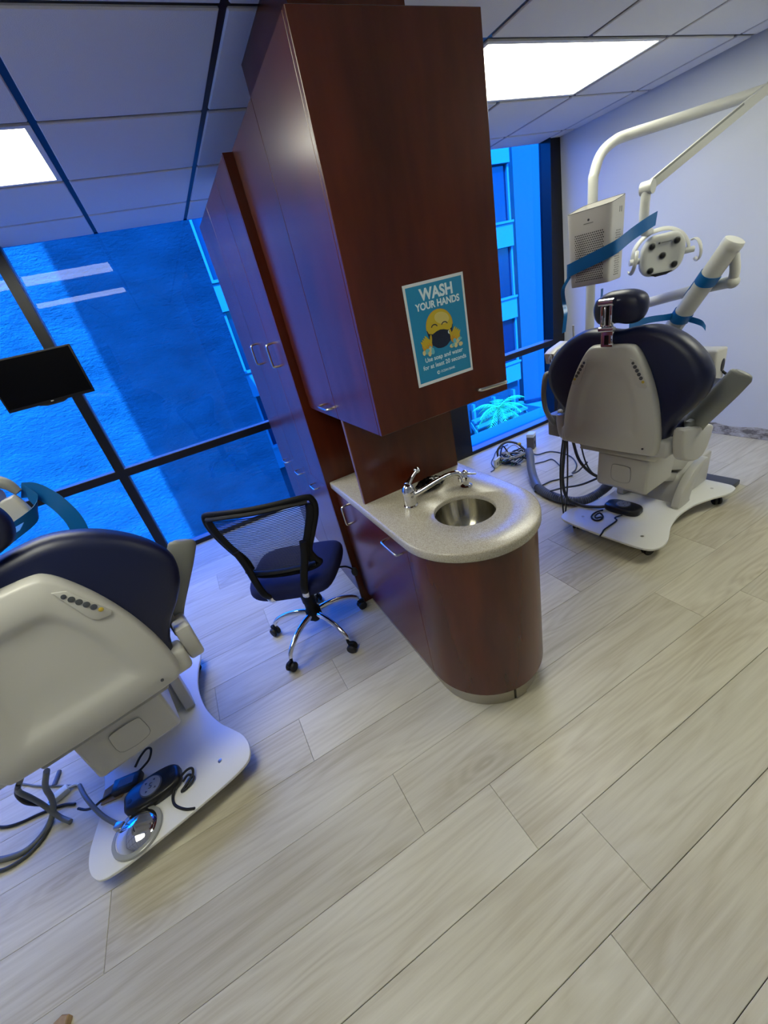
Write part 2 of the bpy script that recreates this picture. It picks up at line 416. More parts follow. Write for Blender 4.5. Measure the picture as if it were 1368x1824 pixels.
# ---- ceilings: tiles dropped a little below a dark grid, each tile its own piece
def ceiling(name, x0, x1, y0, y1, z, gx, gy, sx, sy, lights, slant):
    top = struct(MB().box(x0, x1 + (0.3 if slant else 0), y0, y1, z + 0.05, z + 0.12).obj(name, M_tile, sm=0))
    tm = {}
    xs = [x0] + [gx + sx * i for i in range(-12, 12) if x0 + 0.04 < gx + sx * i < x1 - 0.04] + [x1]
    ys = [y0] + [gy + sy * i for i in range(-12, 12) if y0 + 0.04 < gy + sy * i < y1 - 0.04] + [y1]
    g = 0.012
    for xa, xb in zip(xs[:-1], xs[1:]):
        for ya, yb in zip(ys[:-1], ys[1:]):
            cx, cy = (xa + xb) / 2, (ya + yb) / 2
            if any(l[0] - .02 < cx < l[1] + .02 and l[2] - .02 < cy < l[3] + .02 for l in lights): continue
            w, h = round(xb - xa - 2 * g, 3), round(yb - ya - 2 * g, 3)
            if w < 0.02 or h < 0.02: continue
            if (w, h) not in tm:
                me = MB().box(-w / 2, w / 2, -h / 2, h / 2, 0, 0.016, 0.004, 1).mesh('ceiling_tile', 0); me.materials.append(M_tile); tm[(w, h)] = me
            o = bpy.data.objects.new('ceiling_tile', tm[(w, h)]); COL.objects.link(o); o.location = (cx, cy, z); o.parent = top
    for xv in xs[1:-1]: MB().box(xv - .0135, xv + .0135, y0, y1, z + 0.0075, z + 0.045).obj('grid_bar', M_grid, top, 0)
    for yv in ys[1:-1]: MB().box(x0, x1, yv - .0125, yv + .0125, z + 0.0085, z + 0.044).obj('grid_bar', M_grid, top, 0)
    MB().box(x0, x1, y1 - 0.02, y1, z + 0.004, z + 0.046).obj('edge_angle', M_grid, top, 0)
    return top
def lens_mat():
    m = NT('light_diffuser'); p = m.p; mp = m.coords((0.6, 4.0, 1))
    n1 = m.n('TexNoise', Scale=1.2, Detail=1.0); m.l(mp, 0, n1, 'Vector')
    r = m.ramp([(0.3, (0.86, 0.86, 0.70, 1)), (0.7, (1.0, 0.99, 0.82, 1))]); m.l(n1, 'Fac', r, 0)
    m.l(r, 0, p, 'Emission Color'); p.inputs['Emission Strength'].default_value = LAMP
    p.inputs['Base Color'].default_value = (.8, .8, .8, 1)
    return m.m
M_lens = lens_mat()
def light(x0, x1, y0, y1, z, label):
    t = empty('ceiling_light', ((x0 + x1) / 2, (y0 + y1) / 2, z), 0, label, 'light', 'recessed ceiling light panels')
    w, h = (x1 - x0) / 2 - .013, (y1 - y0) / 2 - .013
    f = MB()
    for a in ((-w, w, -h, -h + .022), (-w, w, h - .022, h), (-w, -w + .022, -h + .022, h - .022), (w - .022, w, -h + .022, h - .022)): f.box(*a, 0.001, 0.03)
    f.obj('frame', M_tile, t, 0)
    MB().box(-w + .022, w - .022, -h + .022, h - .022, 0.006, 0.012).obj('diffuser', M_lens, t, 0)
gx1, gy1, gx2, gy2, S, T = -0.087, 1.620, 1.714, 1.896, 0.612, 0.609
LL = [(gx1 - 2 * S, gx1, gy1 + T, gy1 + 2 * T), (gx1 - 2 * S, gx1, gy1 - 2 * T, gy1 - T)]  # second panel is out of view, placed overhead to light the near floor
LR = [(gx2, gx2 + 2 * S, gy2, gy2 + T), (gx2 + S, gx2 + 3 * S, gy2 - 3 * T, gy2 - 2 * T)]  # second one unseen too, set clear of reflections in the cabinet front
struct(ceiling('ceiling', XL, XSTEP, YB, YW1 + 0.12, ZC1, gx1, gy1, S, T, LL, False))
struct(ceiling('ceiling', XSTEP, 3.72, YB, YW2 + 0.12, ZC2, gx2, gy2, S, T, LR, True))
struct(MB().box(XSTEP - 0.006, XSTEP + 0.006, YB, YW1 + 0.12, ZC1 - 0.0, ZC2 + 0.12).obj('trim_1', M_tile, sm=0))
ln = ['bright ceiling panel above the left dental chair, cut by the left edge', 'unseen ceiling panel overhead on the left side, placed to light the floor']
rn = ['bright ceiling panel to the right of the tall wooden cabinet', 'unseen ceiling panel overhead on the right side, placed to light the floor']
for l, n in zip(LL, ln): light(*l, ZC1, n)
for l, n in zip(LR, rn): light(*l, ZC2, n)

# ---- windows
w1 = struct(empty('window_1', (0, YW1, 0)))
def wbox(p, name, m, *a, bev=0.0): return MB().box(*a, bev).obj(name, m, p, 0)
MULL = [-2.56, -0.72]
for xm in MULL: wbox(w1, 'mullion', M_frame, xm, xm + 0.068, 0.0, 0.10, 0.0, ZC1 + 0.04)
for xm in MULL: wbox(w1, 'lit_side_strip', M_sill, xm + 0.068, xm + 0.071, 0.030, 0.085, 0.865, ZC1 + 0.04); wbox(w1, 'lit_side_strip', M_sill, xm + 0.068, xm + 0.071, 0.030, 0.085, 0.04, 0.801)  # pale strips stand for outside light on the mullions' side faces
edges = [XL] + MULL + [0.88]
wbox(w1, 'frame_post', M_frame, 0.88, 0.95, 0.0, 0.12, 0.0, ZC1 + 0.04)
for i in range(3):
    xa = edges[i] + (0.068 if i else 0.0); xb = edges[i + 1]
    wbox(w1, 'transom', M_frame, xa, xb, 0.0, 0.10, 0.801, 0.862)
    wbox(w1, 'sill', M_frame, xa, xb, 0.0, 0.012, 0.0, 0.040)
    wbox(w1, 'sill_ledge', M_sill, xa, xb, 0.012, 0.10, 0.0, 0.040)
    wbox(w1, 'transom_lit_top', M_sill, xa, xb, 0.004, 0.085, 0.862, 0.865)  # grey cap stands for daylight on the transom's top face
    wbox(w1, 'pane', M_glass, xa, xb, 0.086, 0.092, 0.04, 0.801)
    wbox(w1, 'pane', M_glass, xa, xb, 0.086, 0.092, 0.862, ZC1 + 0.04)
w2 = struct(empty('window_2', (0, YW2, 0)))
wbox(w2, 'frame_post', M_frame, 2.100, 2.388, 0.0, 0.13, 0.0, ZC2 + 0.04)
wbox(w2, 'frame_post', M_frame, 3.560, 3.720, 0.0, 0.13, 0.0, ZC2 + 0.04)
wbox(w2, 'transom', M_frame, 2.388, 3.560, 0.0, 0.12, 0.812, 0.862)
wbox(w2, 'transom_lit_top', M_sill, 2.388, 3.560, 0.004, 0.105, 0.862, 0.865)  # lit top of the black transom, put in as lighter grey
wbox(w2, 'sill', M_frame, 2.388, 3.560, 0.0, 0.012, 0.0, 0.035)
wbox(w2, 'sill_ledge', M_sill, 2.388, 3.560, 0.012, 0.15, 0.0, 0.035)
wbox(w2, 'pane', M_glass, 2.388, 3.560, 0.108, 0.114, 0.035, 0.812)
wbox(w2, 'pane', M_glass, 2.388, 3.560, 0.108, 0.114, 0.862, ZC2 + 0.04)

# ---- the building around the room (shade-casting storeys above, storeys below) and the view outside
M_ext = mat('exterior_concrete', lin(190, 188, 182), 0.8, bump=(8, 0.3))
struct(MB().box(-3.6, 5.0, -6.0, 3.96, 2.75, 14.5).obj('shade_storeys_above', M_ext, sm=0))  # unseen upper storeys, added and sized to shade the stucco wall
struct(MB().box(-3.6, 5.0, -6.0, 3.96, -8.0, -0.10).obj('storeys_below', M_ext, sm=0))
struct(MB().box(-3.6, XL - 0.15, -6.0, 3.96, -0.10, 2.75).box(4.15, 5.0, -6.0, 3.4, -0.10, 2.75).box(-3.6, 5.0, -6.0, -5.5, -0.10, 2.75).obj('outer_walls', M_ext, sm=0))
def stucco_mat():
    m = NT('rough_stucco'); p = m.p; mp = m.coords((1.0, 1, 2.1))
    n1 = m.n('TexNoise', Scale=7.0, Detail=8.0, Roughness=0.68, Distortion=0.15); m.l(mp, 0, n1, 'Vector')
    n2 = m.n('TexNoise', Scale=1.1, Detail=4.0); m.l(mp, 0, n2, 'Vector')
    r = m.ramp([(0.3, lin(66, 66, 71)), (0.7, lin(90, 90, 95))]); m.l(n2, 'Fac', r, 0); m.l(r, 0, p, 'Base Color')
    b = m.n('Bump', Strength=1.0, Distance=0.13); m.l(n1, 'Fac', b, 'Height'); m.l(b, 0, p, 'Normal')
    p.inputs['Roughness'].default_value = 0.9
    return m.m
o = MB().box(-16, 1.55, 11.0, 15.5, -8.0, 4.4).obj('neighbouring_building', stucco_mat(), sm=0)
tag(o, 'rough stucco wall filling the left window, half sunlit and half shaded', 'building')
# far office block with bright spandrels and dark window bands
fb = empty('office_block', (10, 19, -8), 0, 'office block with pale bands and dark windows seen beside the cabinets', 'building')
M_span = mat('pale_spandrel', lin(88, 92, 98), 0.7)
M_pane = mat('dark_office_glass', lin(18, 22, 40), 0.15, spec=0.3)
MB().box(-9.5, 8.0, 0.25, 6.0, 0.0, 15.0).obj('core', mat('office_core', lin(34, 36, 44), 0.8), fb, 0)
for kf in range(-1, 3):
    zt = 8 + 3.49 + 3.43 * (kf - 1)
    MB().box(-9.5, 7.95, -0.12, 0.25, zt - 1.12, zt, 0.01, 1).obj('spandrel', M_span, fb, 0)
    MB().box(-9.5, 7.95, -0.20, -0.12, zt - 0.10, zt).obj('ledge', M_span, fb, 0)
    for i in range(8):
        xa = -9.4 + i * 2.17
        MB().box(xa, xa + 2.05, 0.12, 0.16, zt, zt + 2.31).obj('pane', M_pane, fb, 0)
        MB().box(xa + 2.05, xa + 2.17, 0.0, 0.2, zt, zt + 2.31).obj('mullion', M_span, fb, 0)
for i in range(12): MB().box(-9.4 + i * 1.5, -9.25 + i * 1.5, -0.3, -0.1, 0.0, 3.1).obj('column', M_span, fb, 0)
st = empty('outdoor_stairs', (15.45, 17.6, -8), 0, 'pale outdoor stair treads behind the palms', 'stairs')
for i in range(7): MB().box(-1.85, 1.85, 0.5 - i * .3, 0.75 - i * .3, 2.3 - i * .3, 2.42 - i * .3).obj('stair_tread', M_span, st, 0)
for s_ in (-1.9, 1.85): MB().prism([(-1.6, 0.0), (-1.3, 0.0), (.75, 2.30), (.75, 2.0)], 'x', s_, s_ + .05).obj('stair_stringer', M_span, st, 0)
# smooth wall to the right of it, on a low podium
pr = empty('podium_wall', (18.35, 19, -8), 0, 'plain smooth wall on a podium seen through the right window', 'wall')
a, bq = Vector((-0.03, 0.1)), Vector((9.0, -4.9))
nn = Vector((0.49, 0.87))
MB().prism([(a.x, a.y), (bq.x, bq.y), (bq.x + nn.x, bq.y + nn.y), (a.x + nn.x, a.y + nn.y)], 'z', 2.0, 15.2).obj('smooth_wall', mat('smooth_render', lin(50, 46, 60), 0.7), pr, 0)
MB().prism([(a.x - .1, a.y - .25), (bq.x - .1, bq.y - .25), (bq.x + .3, bq.y + .9), (a.x + .3, a.y + .9)], 'z', 1.86, 2.06).obj('base_course', M_pane, pr, 0)
MB().prism([(-0.2, -3.5), (9.0, -8.0), (9.0, -3.9), (-0.2, 1.0)], 'z', 0.0, 1.88).obj('podium', M_span, pr, 0)
struct(MB().box(-40, 60, -30, 60, -8.3, -8.02).obj('ground', mat('pavement', lin(74, 74, 78), 0.9, var=(3, lin(58, 60, 62))), sm=0))
M_frond = mat('palm_frond', lin(112, 146, 66), 0.5)
def palm(loc, hh, label, seed):
    t = empty('palm_tree', loc, 0, label, 'palm tree', 'palm trees outside the right window'); r = random.Random(seed)
    MB().tube([(0, 0, 0), (0.05, 0, hh * .5), (0, 0, hh)], [0.16, 0.13, 0.12], 10, 6).obj('trunk', mat('palm_bark', lin(120, 104, 84), 0.9, bump=(20, .8)), t)
    for i in range(15):
        an = i * 2.4 + r.uniform(-.2, .2); el = 0.95 - 1.25 * (i / 15); L = r.uniform(1.15, 1.5); pts = []
        for s in range(9):
            u = s / 8; pts.append(Vector((math.cos(an) * L * u, math.sin(an) * L * u, hh + L * (math.sin(el) * u - 0.75 * u * u))))
        f = MB().tube(pts, 0.014, 4)
        side = Vector((-math.sin(an), math.cos(an), 0))
        for s in range(1, 17):
            u = s / 16 * 7.99; i0 = int(u); p = pts[i0].lerp(pts[i0 + 1], u - i0); d = (pts[i0 + 1] - pts[i0]).normalized()
            ln_ = 0.42 * math.sin(PI * min(0.95, 0.18 + s / 19)) + 0.05
            for sg in (-1, 1):
                tip = p + side * (sg * ln_ * .75) + d * ln_ * .55 + Vector((0, 0, -.25 * ln_)); wv = d * 0.028
                f.add([p - wv, p + wv, tip + Vector((0, 0, .004)), tip], [(0, 1, 2, 3)])
        f.obj('frond', M_frond, t, 0)
palm((13.0, 15.25, -8.0), 3.75, 'palm with arching crown just below the cabinet corner, seen through glass', 1)
palm((10.75, 12.9, -8.0), 3.45, 'lower palm crown rising above the right window sill', 2)

# ================================================================== CABINETS
def pull_bar(b, x, y0, y1, z, out, r=0.005):
    """horizontal wire pull on a face x=const, standing out towards -x"""
    b.tube([(x, y0, z), (x - out * .7, y0 + .004, z), (x - out, y0 + .02, z), (x - out, y1 - .02, z), (x - out * .7, y1 - .004, z), (x, y1, z)], r, 8, 3)
def oval_pull(b, x, y, z, h=0.10, w=0.032, out=0.020, r=0.005):
    """upright oval pull: a stadium ring of wire standing off the face"""
    b.tube([(x, y, z + h / 2), (x - out * .8, y, z + h / 2 - .003), (x - out, y, z + h / 2 - .018), (x - out, y, z - h / 2 + .018), (x - out * .8, y, z - h / 2 + .003), (x, y, z - h / 2)], r, 8, 3)

ZTOP = 2.230
# ---- tall cabinet beside the window
XT = 0.477
tc = empty('tall_cabinet', (0.78, 2.53, 0), 0, 'tall cherry cabinet with doors beside the left window', 'cabinet')
def lbox(p, name, m, x0, x1, y0, y1, z0, z1, bev=0.0, seg=2, sm=0):
    l = p.location; return MB().box(x0 - l.x, x1 - l.x, y0 - l.y, y1 - l.y, z0 - l.z, z1 - l.z, bev, seg).obj(name, m, p, sm)
lbox(tc, 'body', M_wood, XT + 0.019, 1.05, 1.975, 3.08, 0.09, ZTOP)
lbox(tc, 'end_panel', M_wood, XT, 1.05, 1.965, 1.975, 0.0, ZTOP)
lbox(tc, 'toe_kick', M_woodd, XT + 0.055, 1.02, 1.985, 3.06, 0.0, 0.09)
zs = 0.822
def tdoor(y0, y1, z0, z1): return lbox(tc, 'door', M_wood, XT, XT + 0.018, y0 + .0012, y1 - .0012, z0 + .0012, z1 - .0012, 0.0012, 1)
for (ya, yb, yh) in ((1.978, 2.23, 2.165), (2.23, 2.64, 2.58), (2.64, 3.08, None)):
    d = tdoor(ya, yb, zs, ZTOP)
    if yh:
        bb = MB(); oval_pull(bb, XT - tc.location.x, yh - tc.location.y, 1.502, .110, out=.030, r=.0058); bb.obj('pull', M_pull, d)
for (ya, yb, yh) in ((1.978, 2.41, 2.235), (2.41, 2.77, 2.575), (2.77, 3.08, 2.905)):
    d = tdoor(ya, yb, 0.095, zs)
    bb = MB(); pull_bar(bb, XT - tc.location.x, yh - .05 - tc.location.y, yh + .05 - tc.location.y, 0.745, 0.024, .0042); bb.obj('pull', M_pull, d)

# ---- wall cabinet over the sink
XF = 0.511; YF = 1.173; YM = 1.562
uc = empty('wall_cabinet', (0.78, 1.56, 1.25), 0, 'cherry upper cabinet above the sink with a poster on its front', 'cabinet')
lbox(uc, 'body', M_wood, XF + 0.019, 1.047, YF + 0.019, 1.962, 1.252, ZTOP)
lbox(uc, 'front_door', M_wood, XF, 1.047, YF, YF + 0.0175, 1.249, ZTOP, 0.0015, 1)
d1 = lbox(uc, 'side_door', M_wood, XF, XF + 0.018, YF + 0.0195, YM - 0.0015, 1.249, ZTOP, 0.0012, 1)
d2 = lbox(uc, 'side_door', M_wood, XF, XF + 0.018, YM + 0.0015, 1.940, 1.249, ZTOP, 0.0012, 1)
lbox(uc, 'filler_strip', M_wood, XF + .004, XF + .019, 1.941, 1.964, 1.249, ZTOP)
bb = MB(); pull_bar(bb, XF - .78, 1.605 - 1.56, 1.725 - 1.56, 1.290 - 1.25, 0.026); bb.obj('pull', M_pull, d2)
L = uc.location
MB().tube([(.905 - L.x, YF - L.y, .040), (.906 - L.x, YF - .020 - L.y, .040), (.925 - L.x, YF - .028 - L.y, .0395), (1.005 - L.x, YF - .028 - L.y, .036), (1.022 - L.x, YF - .020 - L.y, .035), (1.023 - L.x, YF - L.y, .035)], 0.0062, 10, 4).obj('pull', M_pull, uc)
# panels carrying it on the worktop: dark niche open to the left
lbox(uc, 'support_panel', M_wood, 0.526, 1.045, 1.560, 1.578, 0.8452, 1.2515)
lbox(uc, 'support_edge', M_woodd, 0.523, 0.526, 1.560, 1.578, 0.8452, 1.2515)
lbox(uc, 'niche_back', M_wood, 1.027, 1.045, 1.578, 1.964, 0.8452, 1.2515)
# column casing from the cabinet top to the ceiling
cs = empty('column_casing', (0.80, 1.55, ZTOP), 0, 'cherry boxed column rising from the wall cabinet to the ceiling', 'column')
lbox(cs, 'casing_board', M_wood, 0.62, 0.975, 1.40, 1.415, ZTOP + .001, ZC1 - .002)
lbox(cs, 'casing_board', M_wood, 0.62, 0.635, 1.415, 1.90, ZTOP + .001, ZC1 - .002)
lbox(cs, 'casing_board', M_wood, 0.96, 0.975, 1.415, 1.90, ZTOP + .001, ZC1 - .002)

# ---- sink cabinet with the rounded end
CX, CY = 0.780, 1.165
def dshape(r, yend, n=28):
    """plan: half circle towards the viewer, straight sides back to yend"""
    p = [(CX - r, yend)]
    for i in range(n + 1):
        t = PI + PI * i / n; p.append((CX + r * math.cos(t), CY + r * math.sin(t)))
    p.append((CX + r, yend)); return p
sk = empty('sink_cabinet', (CX, CY, 0), 0, 'cherry sink cabinet with a rounded front end', 'cabinet')
def sh(pts): return [(p[0] - CX, p[1] - CY) for p in pts]
MB().prism(sh(dshape(0.252, 1.96)), 'z', 0.10, 0.660).obj('body', M_woodd, sk)
MB().box(-.252, .252, .16, .790, .66, .801).obj('back_body', M_woodd, sk, 0)
# curved end skin from the seam round to the right side
n = 30; R0, R1 = 0.269, 0.253; arc = []
for i in range(n + 1):
    t = PI + PI * i / n; arc.append(t)
outer = [(-R0, 0.018)] + [(R0 * math.cos(t), R0 * math.sin(t)) for t in arc] + [(R0, 0.790)]
inner = [(R1, 0.790)] + [(R1 * math.cos(t), R1 * math.sin(t)) for t in reversed(arc)] + [(-R1, 0.018)]
MB().prism(outer + inner, 'z', 0.098, 0.803).obj('curved_panel', M_wood, sk)
dd = MB().box(-R0, -R1, 0.0205, 0.790, 0.098, 0.803, 0.0012, 1).obj('side_door', M_wood, sk, 0)
bb = MB(); oval_pull(bb, -R0, 1.815 - CY, 0.698, 0.110, out=.030, r=.0058); bb.obj('pull', M_pull, dd)
bb = MB(); pull_bar(bb, -R0, 1.232 - CY, 1.375 - CY, 0.748, 0.028, .0052); bb.obj('pull', M_pull, dd)
RT = 0.243
pts = [(-RT, 0.775)] + [(RT * math.cos(t), RT * math.sin(t)) for t in arc] + [(RT, 0.775)]
tk = MB().prism(pts, 'z', 0.001, 0.0995).obj('toe_kick', M_toe, sk)
for t0 in (-1.70,):
    MB().box(-.0035, .0035, -.002, .002, 0.003, 0.098, M=Matrix.Translation((RT * math.cos(t0), RT * math.sin(t0), 0)) @ Matrix.Rotation(t0 + PI / 2, 4, 'Z')).obj('joint', M_black, tk, 0)
    t1 = t0 + 0.13; MB().box(-.028, .028, -.003, .001, 0.001, 0.085, M=Matrix.Translation(((RT + .001) * math.cos(t1), (RT + .001) * math.sin(t1), 0)) @ Matrix.Rotation(t1 + PI / 2, 4, 'Z')).obj('patch_plate', M_toe, tk, 0)

# ---- worktop with a round cut-out, basin
ZT = 0.845; RS = 0.283; SX, SY, SR = 0.793, 1.180, 0.121
def worktop():
    bm = bmesh.new(); out = dshape(RS, 1.962, 36); n = len(out)
    hole = [(SX + SR * math.cos(2 * PI * i / 48), SY + SR * math.sin(2 * PI * i / 48)) for i in range(48)]
    e = 0.007; rows = []
    cen = Vector((CX, 1.45))
    def ins(p, d):
        x, y = p
        if y <= CY: a = math.atan2(y - CY, x - CX); return (CX + (RS - d) * math.cos(a), CY + (RS - d) * math.sin(a))
        return (x + (d if x < CX else -d), y)
    prof = [(e, 0.0), (e * .3, -e * .3), (0, -e), (0, -0.034), (e * .3, -0.034 - e * .5), (e, -0.0405)]
    rings = [[bm.verts.new((*ins(p, d), ZT + z)) for p in out] for d, z in prof]
    for a, b in zip(rings[:-1], rings[1:]):
        for i in range(n - 1): bm.faces.new((a[i], a[i + 1], b[i + 1], b[i]))
        bm.faces.new((a[n - 1], a[0], b[0], b[n - 1]))
    hp = [(0.004, 0.0), (0.0, -0.004), (0.0, -0.0405)]
    hr = [[bm.verts.new((SX + (SR + d) * math.cos(2 * PI * i / 48), SY + (SR + d) * math.sin(2 * PI * i / 48), ZT + z)) for i in range(48)] for d, z in hp]
    for a, b in zip(hr[:-1], hr[1:]):
        for i in range(48): bm.faces.new((a[i], a[(i + 1) % 48], b[(i + 1) % 48], b[i]))
    for A, H in ((rings[0], hr[0]), (rings[-1], hr[-1])):
        ed = []
        for R_ in (A, H):
            for i in range(len(R_)):
                v1, v2 = R_[i], R_[(i + 1) % len(R_)]
                ex = bm.edges.get((v1, v2)) or bm.edges.new((v1, v2)); ed.append(ex)
        bmesh.ops.triangle_fill(bm, use_beauty=True, edges=ed)
    bmesh.ops.recalc_face_normals(bm, faces=list(bm.faces))
    return MB().bm(bm)
tag(worktop().obj('worktop', M_stone, sm=50), 'speckled beige stone worktop with a rounded end', 'countertop')
def steel_mat():
    m = NT('spun_steel'); p = m.p
    p.inputs['Base Color'].default_value = lin(158, 154, 140); p.inputs['Metallic'].default_value = 1.0; p.inputs['Roughness'].default_value = 0.30
    tc_ = m.n('TexCoord'); gr = m.n('TexGradient', gradient_type='RADIAL'); m.l(tc_, 'Object', gr, 0)
    w = m.n('TexNoise', noise_dimensions='1D', Scale=22.0, Detail=3.0); m.l(gr, 'Fac', w, 'W')
    r = m.n('MapRange'); r.inputs['To Min'].default_value = 0.16; r.inputs['To Max'].default_value = 0.34; m.l(w, 'Fac', r, 0); m.l(r, 0, p, 'Roughness')
    bp = m.n('Bump', Strength=0.35, Distance=0.01); w2_ = m.n('TexNoise', noise_dimensions='1D', Scale=9.0, Detail=2.0); m.l(gr, 'Fac', w2_, 'W'); m.l(w2_, 'Fac', bp, 'Height'); m.l(bp, 0, p, 'Normal')
    return m.m
prof = [(SR - .0006, -.018)] + [((SR - .0008) * math.cos(a) ** .7, -.018 - 0.135 * math.sin(a) ** 1.1) for a in [PI / 2 * i / 12 * .92 for i in range(1, 13)]]
pr2 = []
sb = empty('sink_basin', (SX, SY, ZT), 0, 'round brushed steel sink basin set under the worktop', 'sink')
MB().lathe(prof + pr2, 48, caps=False).obj('bowl', steel_mat(), sb, 60)
MB().lathe([(0.0325, -.152), (0.031, -.1495), (.026, -.149), (.022, -.153), (.001, -.1535)], 24).obj('drain', M_chrome, sb, 40)

# ---- faucet
fc = empty('faucet', (0.662, 1.378, ZT), 0, 'chrome single lever faucet at the sink', 'faucet')
MB().lathe([(.030, .0005), (.030, .006), (.0255, .010), (.0245, .055), (.027, .058), (.027, .074), (.024, .090), (.016, .102), (.004, .107)], 28).obj('body', M_chrome, fc, 40)
MB().tube([(.012, -.006, .048), (.045, -.030, .064), (.10, -.060, .092), (.145, -.086, .112), (.172, -.103, .116), (.188, -.112, .108), (.193, -.115, .090)], [.013, .0115, .0105, .0105, .011, .012, .0125], 14, 5).obj('spout', M_chrome, fc, 60)
MB().cyl((.193, -.115, .092), (.1935, -.1155, .076), .0145, 18).obj('aerator', M_chrome, fc, 40)
MB().tube([(.004, .002, .098), (.030, .020, .108), (.062, .044, .112), (.082, .057, .114)], [.015, .012, .010, .009], 12, 4).ell((.088, .061, .117), (.016, .016, .016), 16, 10).obj('lever', M_chrome, fc, 60)
so = empty('soap_pump', (0.925, 1.335, ZT), 0, 'small chrome side pump standing right of the faucet', 'soap dispenser')
MB().lathe([(.026, .0005), (.026, .005), (.020, .009), (.0135, .012), (.0135, .030), (.017, .033), (.017, .042), (.010, .047), (.007, .062)], 24).obj('base', M_chrome, so, 40)
MB().ell((0, 0, .066), (.0125, .0125, .0125), 16, 10).tube([(0, 0, .062), (.020, -.012, .056), (.040, -.024, .052)], [.006, .005, .004], 10, 4).obj('lever', M_chrome, so, 60)
# crumpled black plastic behind the spout
b = MB(); rr = random.Random(5); b.ell((0, 0, .022), (.072, .046, .022), 26, 12)
b.v = [(x * (1 + rr.uniform(-.08, .08)), y * (1 + rr.uniform(-.08, .08)), max(0.0008, z + rr.uniform(-.006, .006))) for x, y, z in b.v]
tag(b.obj('plastic_bag', mat('glossy_black_film', lin(10, 10, 10), 0.12), None, 20, (0.815, 1.455, ZT)), 'crumpled glossy black plastic behind the faucet spout', 'bag')

# ---- poster
po = empty('poster', (0.7895, YF - 0.0006, 1.5085), 0, 'blue hand washing notice on the cabinet front', 'poster')
po.rotation_euler = (PI / 2, 0, 0)          # local x right, y up, z towards the viewer
PWd, PH = 0.222, 0.298
Mk = lambda n, *c: mat(n, lin(*c), 0.45)
P_white, P_blue, P_txt = Mk('poster_white', 222, 228, 228), Mk('poster_blue', 24, 136, 182), Mk('poster_letter', 222, 240, 244)
P_yel, P_yel2, P_org = Mk('poster_yellow', 200, 175, 40), Mk('poster_highlight', 212, 196, 110), Mk('poster_orange', 205, 150, 35)
P_navy, P_foam, P_foamb = Mk('poster_navy', 8, 26, 52), Mk('poster_foam', 220, 208, 150), Mk('poster_bubble', 110, 190, 200)
def flat(pts, z, name, m, parent=po, th=0.00012):
    return MB().prism(pts, 'z', z, z + th).obj(name, m, parent, 0)
def el(cx, cy, rx, ry, n=28, rot=0.0):
    return [(cx + rx * math.cos(t) * math.cos(rot) - ry * math.sin(t) * math.sin(rot), cy + rx * math.cos(t) * math.sin(rot) + ry * math.sin(t) * math.cos(rot)) for t in [2 * PI * i / n for i in range(n)]]
hw, hh = PWd / 2, PH / 2
flat([(-hw, -hh), (hw, -hh), (hw, hh), (-hw, hh)], 0.0, 'sheet', P_white)
flat([(-hw + .0085, -hh + .0095), (hw - .0075, -hh + .0095), (hw - .0075, hh - .0085), (-hw + .0085, hh - .0085)], 0.00013, 'blue_field', P_blue)
def text(s, x, y, size, bold, name, align='CENTER', sx=1.0, parent=po, m=None, z=0.0003):
    cu = bpy.data.curves.new(name, 'FONT'); cu.body = s; cu.size = size; cu.align_x = align; cu.align_y = 'CENTER'; cu.offset = bold; cu.extrude = 0.00005
    t = bpy.data.objects.new(name, cu); COL.objects.link(t); dg = bpy.context.evaluated_depsgraph_get(); dg.update()
    me = bpy.data.meshes.new_from_object(t.evaluated_get(dg)); bpy.data.objects.remove(t); bpy.data.curves.remove(cu)
    o = bpy.data.objects.new(name, me); COL.objects.link(o); me.materials.clear(); me.materials.append(m or P_txt)
    o.location = (x, y, z); o.scale = (sx, 1, 1); o.parent = parent; return o
text('WASH', 0.006, 0.1120, 0.0440, 0.0016, 'heading', sx=0.96)
text('YOUR HANDS', 0.006, 0.0810, 0.0275, 0.0009, 'heading', sx=0.93)
text('Use soap and water', 0.003, -0.0735, 0.0190, 0.00030, 'instruction', sx=0.98)
text('for at least 20 seconds', 0.003, -0.0955, 0.0190, 0.00030, 'instruction', sx=0.99)
text('OCEAN BANK', 0.010, -0.1205, 0.0105, 0.00022, 'sponsor_line', sx=0.85)
lg = flat(el(-0.028, -0.1205, .0056, .0056), 0.0003, 'sponsor_mark', P_txt); flat(el(-0.027, -0.1205, .0027, .0027), 0.00045, 'sponsor_mark_hole', P_blue, lg)
FY = 0.0175
flat(el(0.0, FY, .0510, .0480, 40), 0.00030, 'face', P_org)
flat(el(0.0, FY + .0005, .0485, .0455, 40), 0.00045, 'face_fill', P_yel)
flat(el(0.012, FY + .020, .028, .017, 28, -.3), 0.0006, 'face_shine', P_yel2)
def arc_strip(cx, cy, r, w, a0, a1, n=10):
    o = [(cx + r * math.cos(a0 + (a1 - a0) * i / n), cy + r * .75 * math.sin(a0 + (a1 - a0) * i / n)) for i in range(n + 1)]
    i_ = [(cx + (r - w) * math.cos(a0 + (a1 - a0) * i / n), cy - w * .35 + (r - w) * .75 * math.sin(a0 + (a1 - a0) * i / n)) for i in range(n + 1)]
    return o + i_[::-1]
for ex in (-0.020, 0.019): flat(arc_strip(ex, 0.0165, .0125, .0030, .15, PI - .15), 0.0007, 'eye', P_navy)
mk = [(-.0505, .012), (-.0485, .012), (-.044, .002), (-.030, -.002), (-.014, .0035), (0, .0055), (.014, .0035), (.030, -.002), (.044, .002), (.0485, .012), (.0505, .012), (.0470, -.004), (.0440, -.018), (.036, -.034), (.018, -.0465), (.006, -.049), (-.006, -.049), (-.018, -.0465), (-.036, -.034), (-.0440, -.018), (-.0470, -.004)]
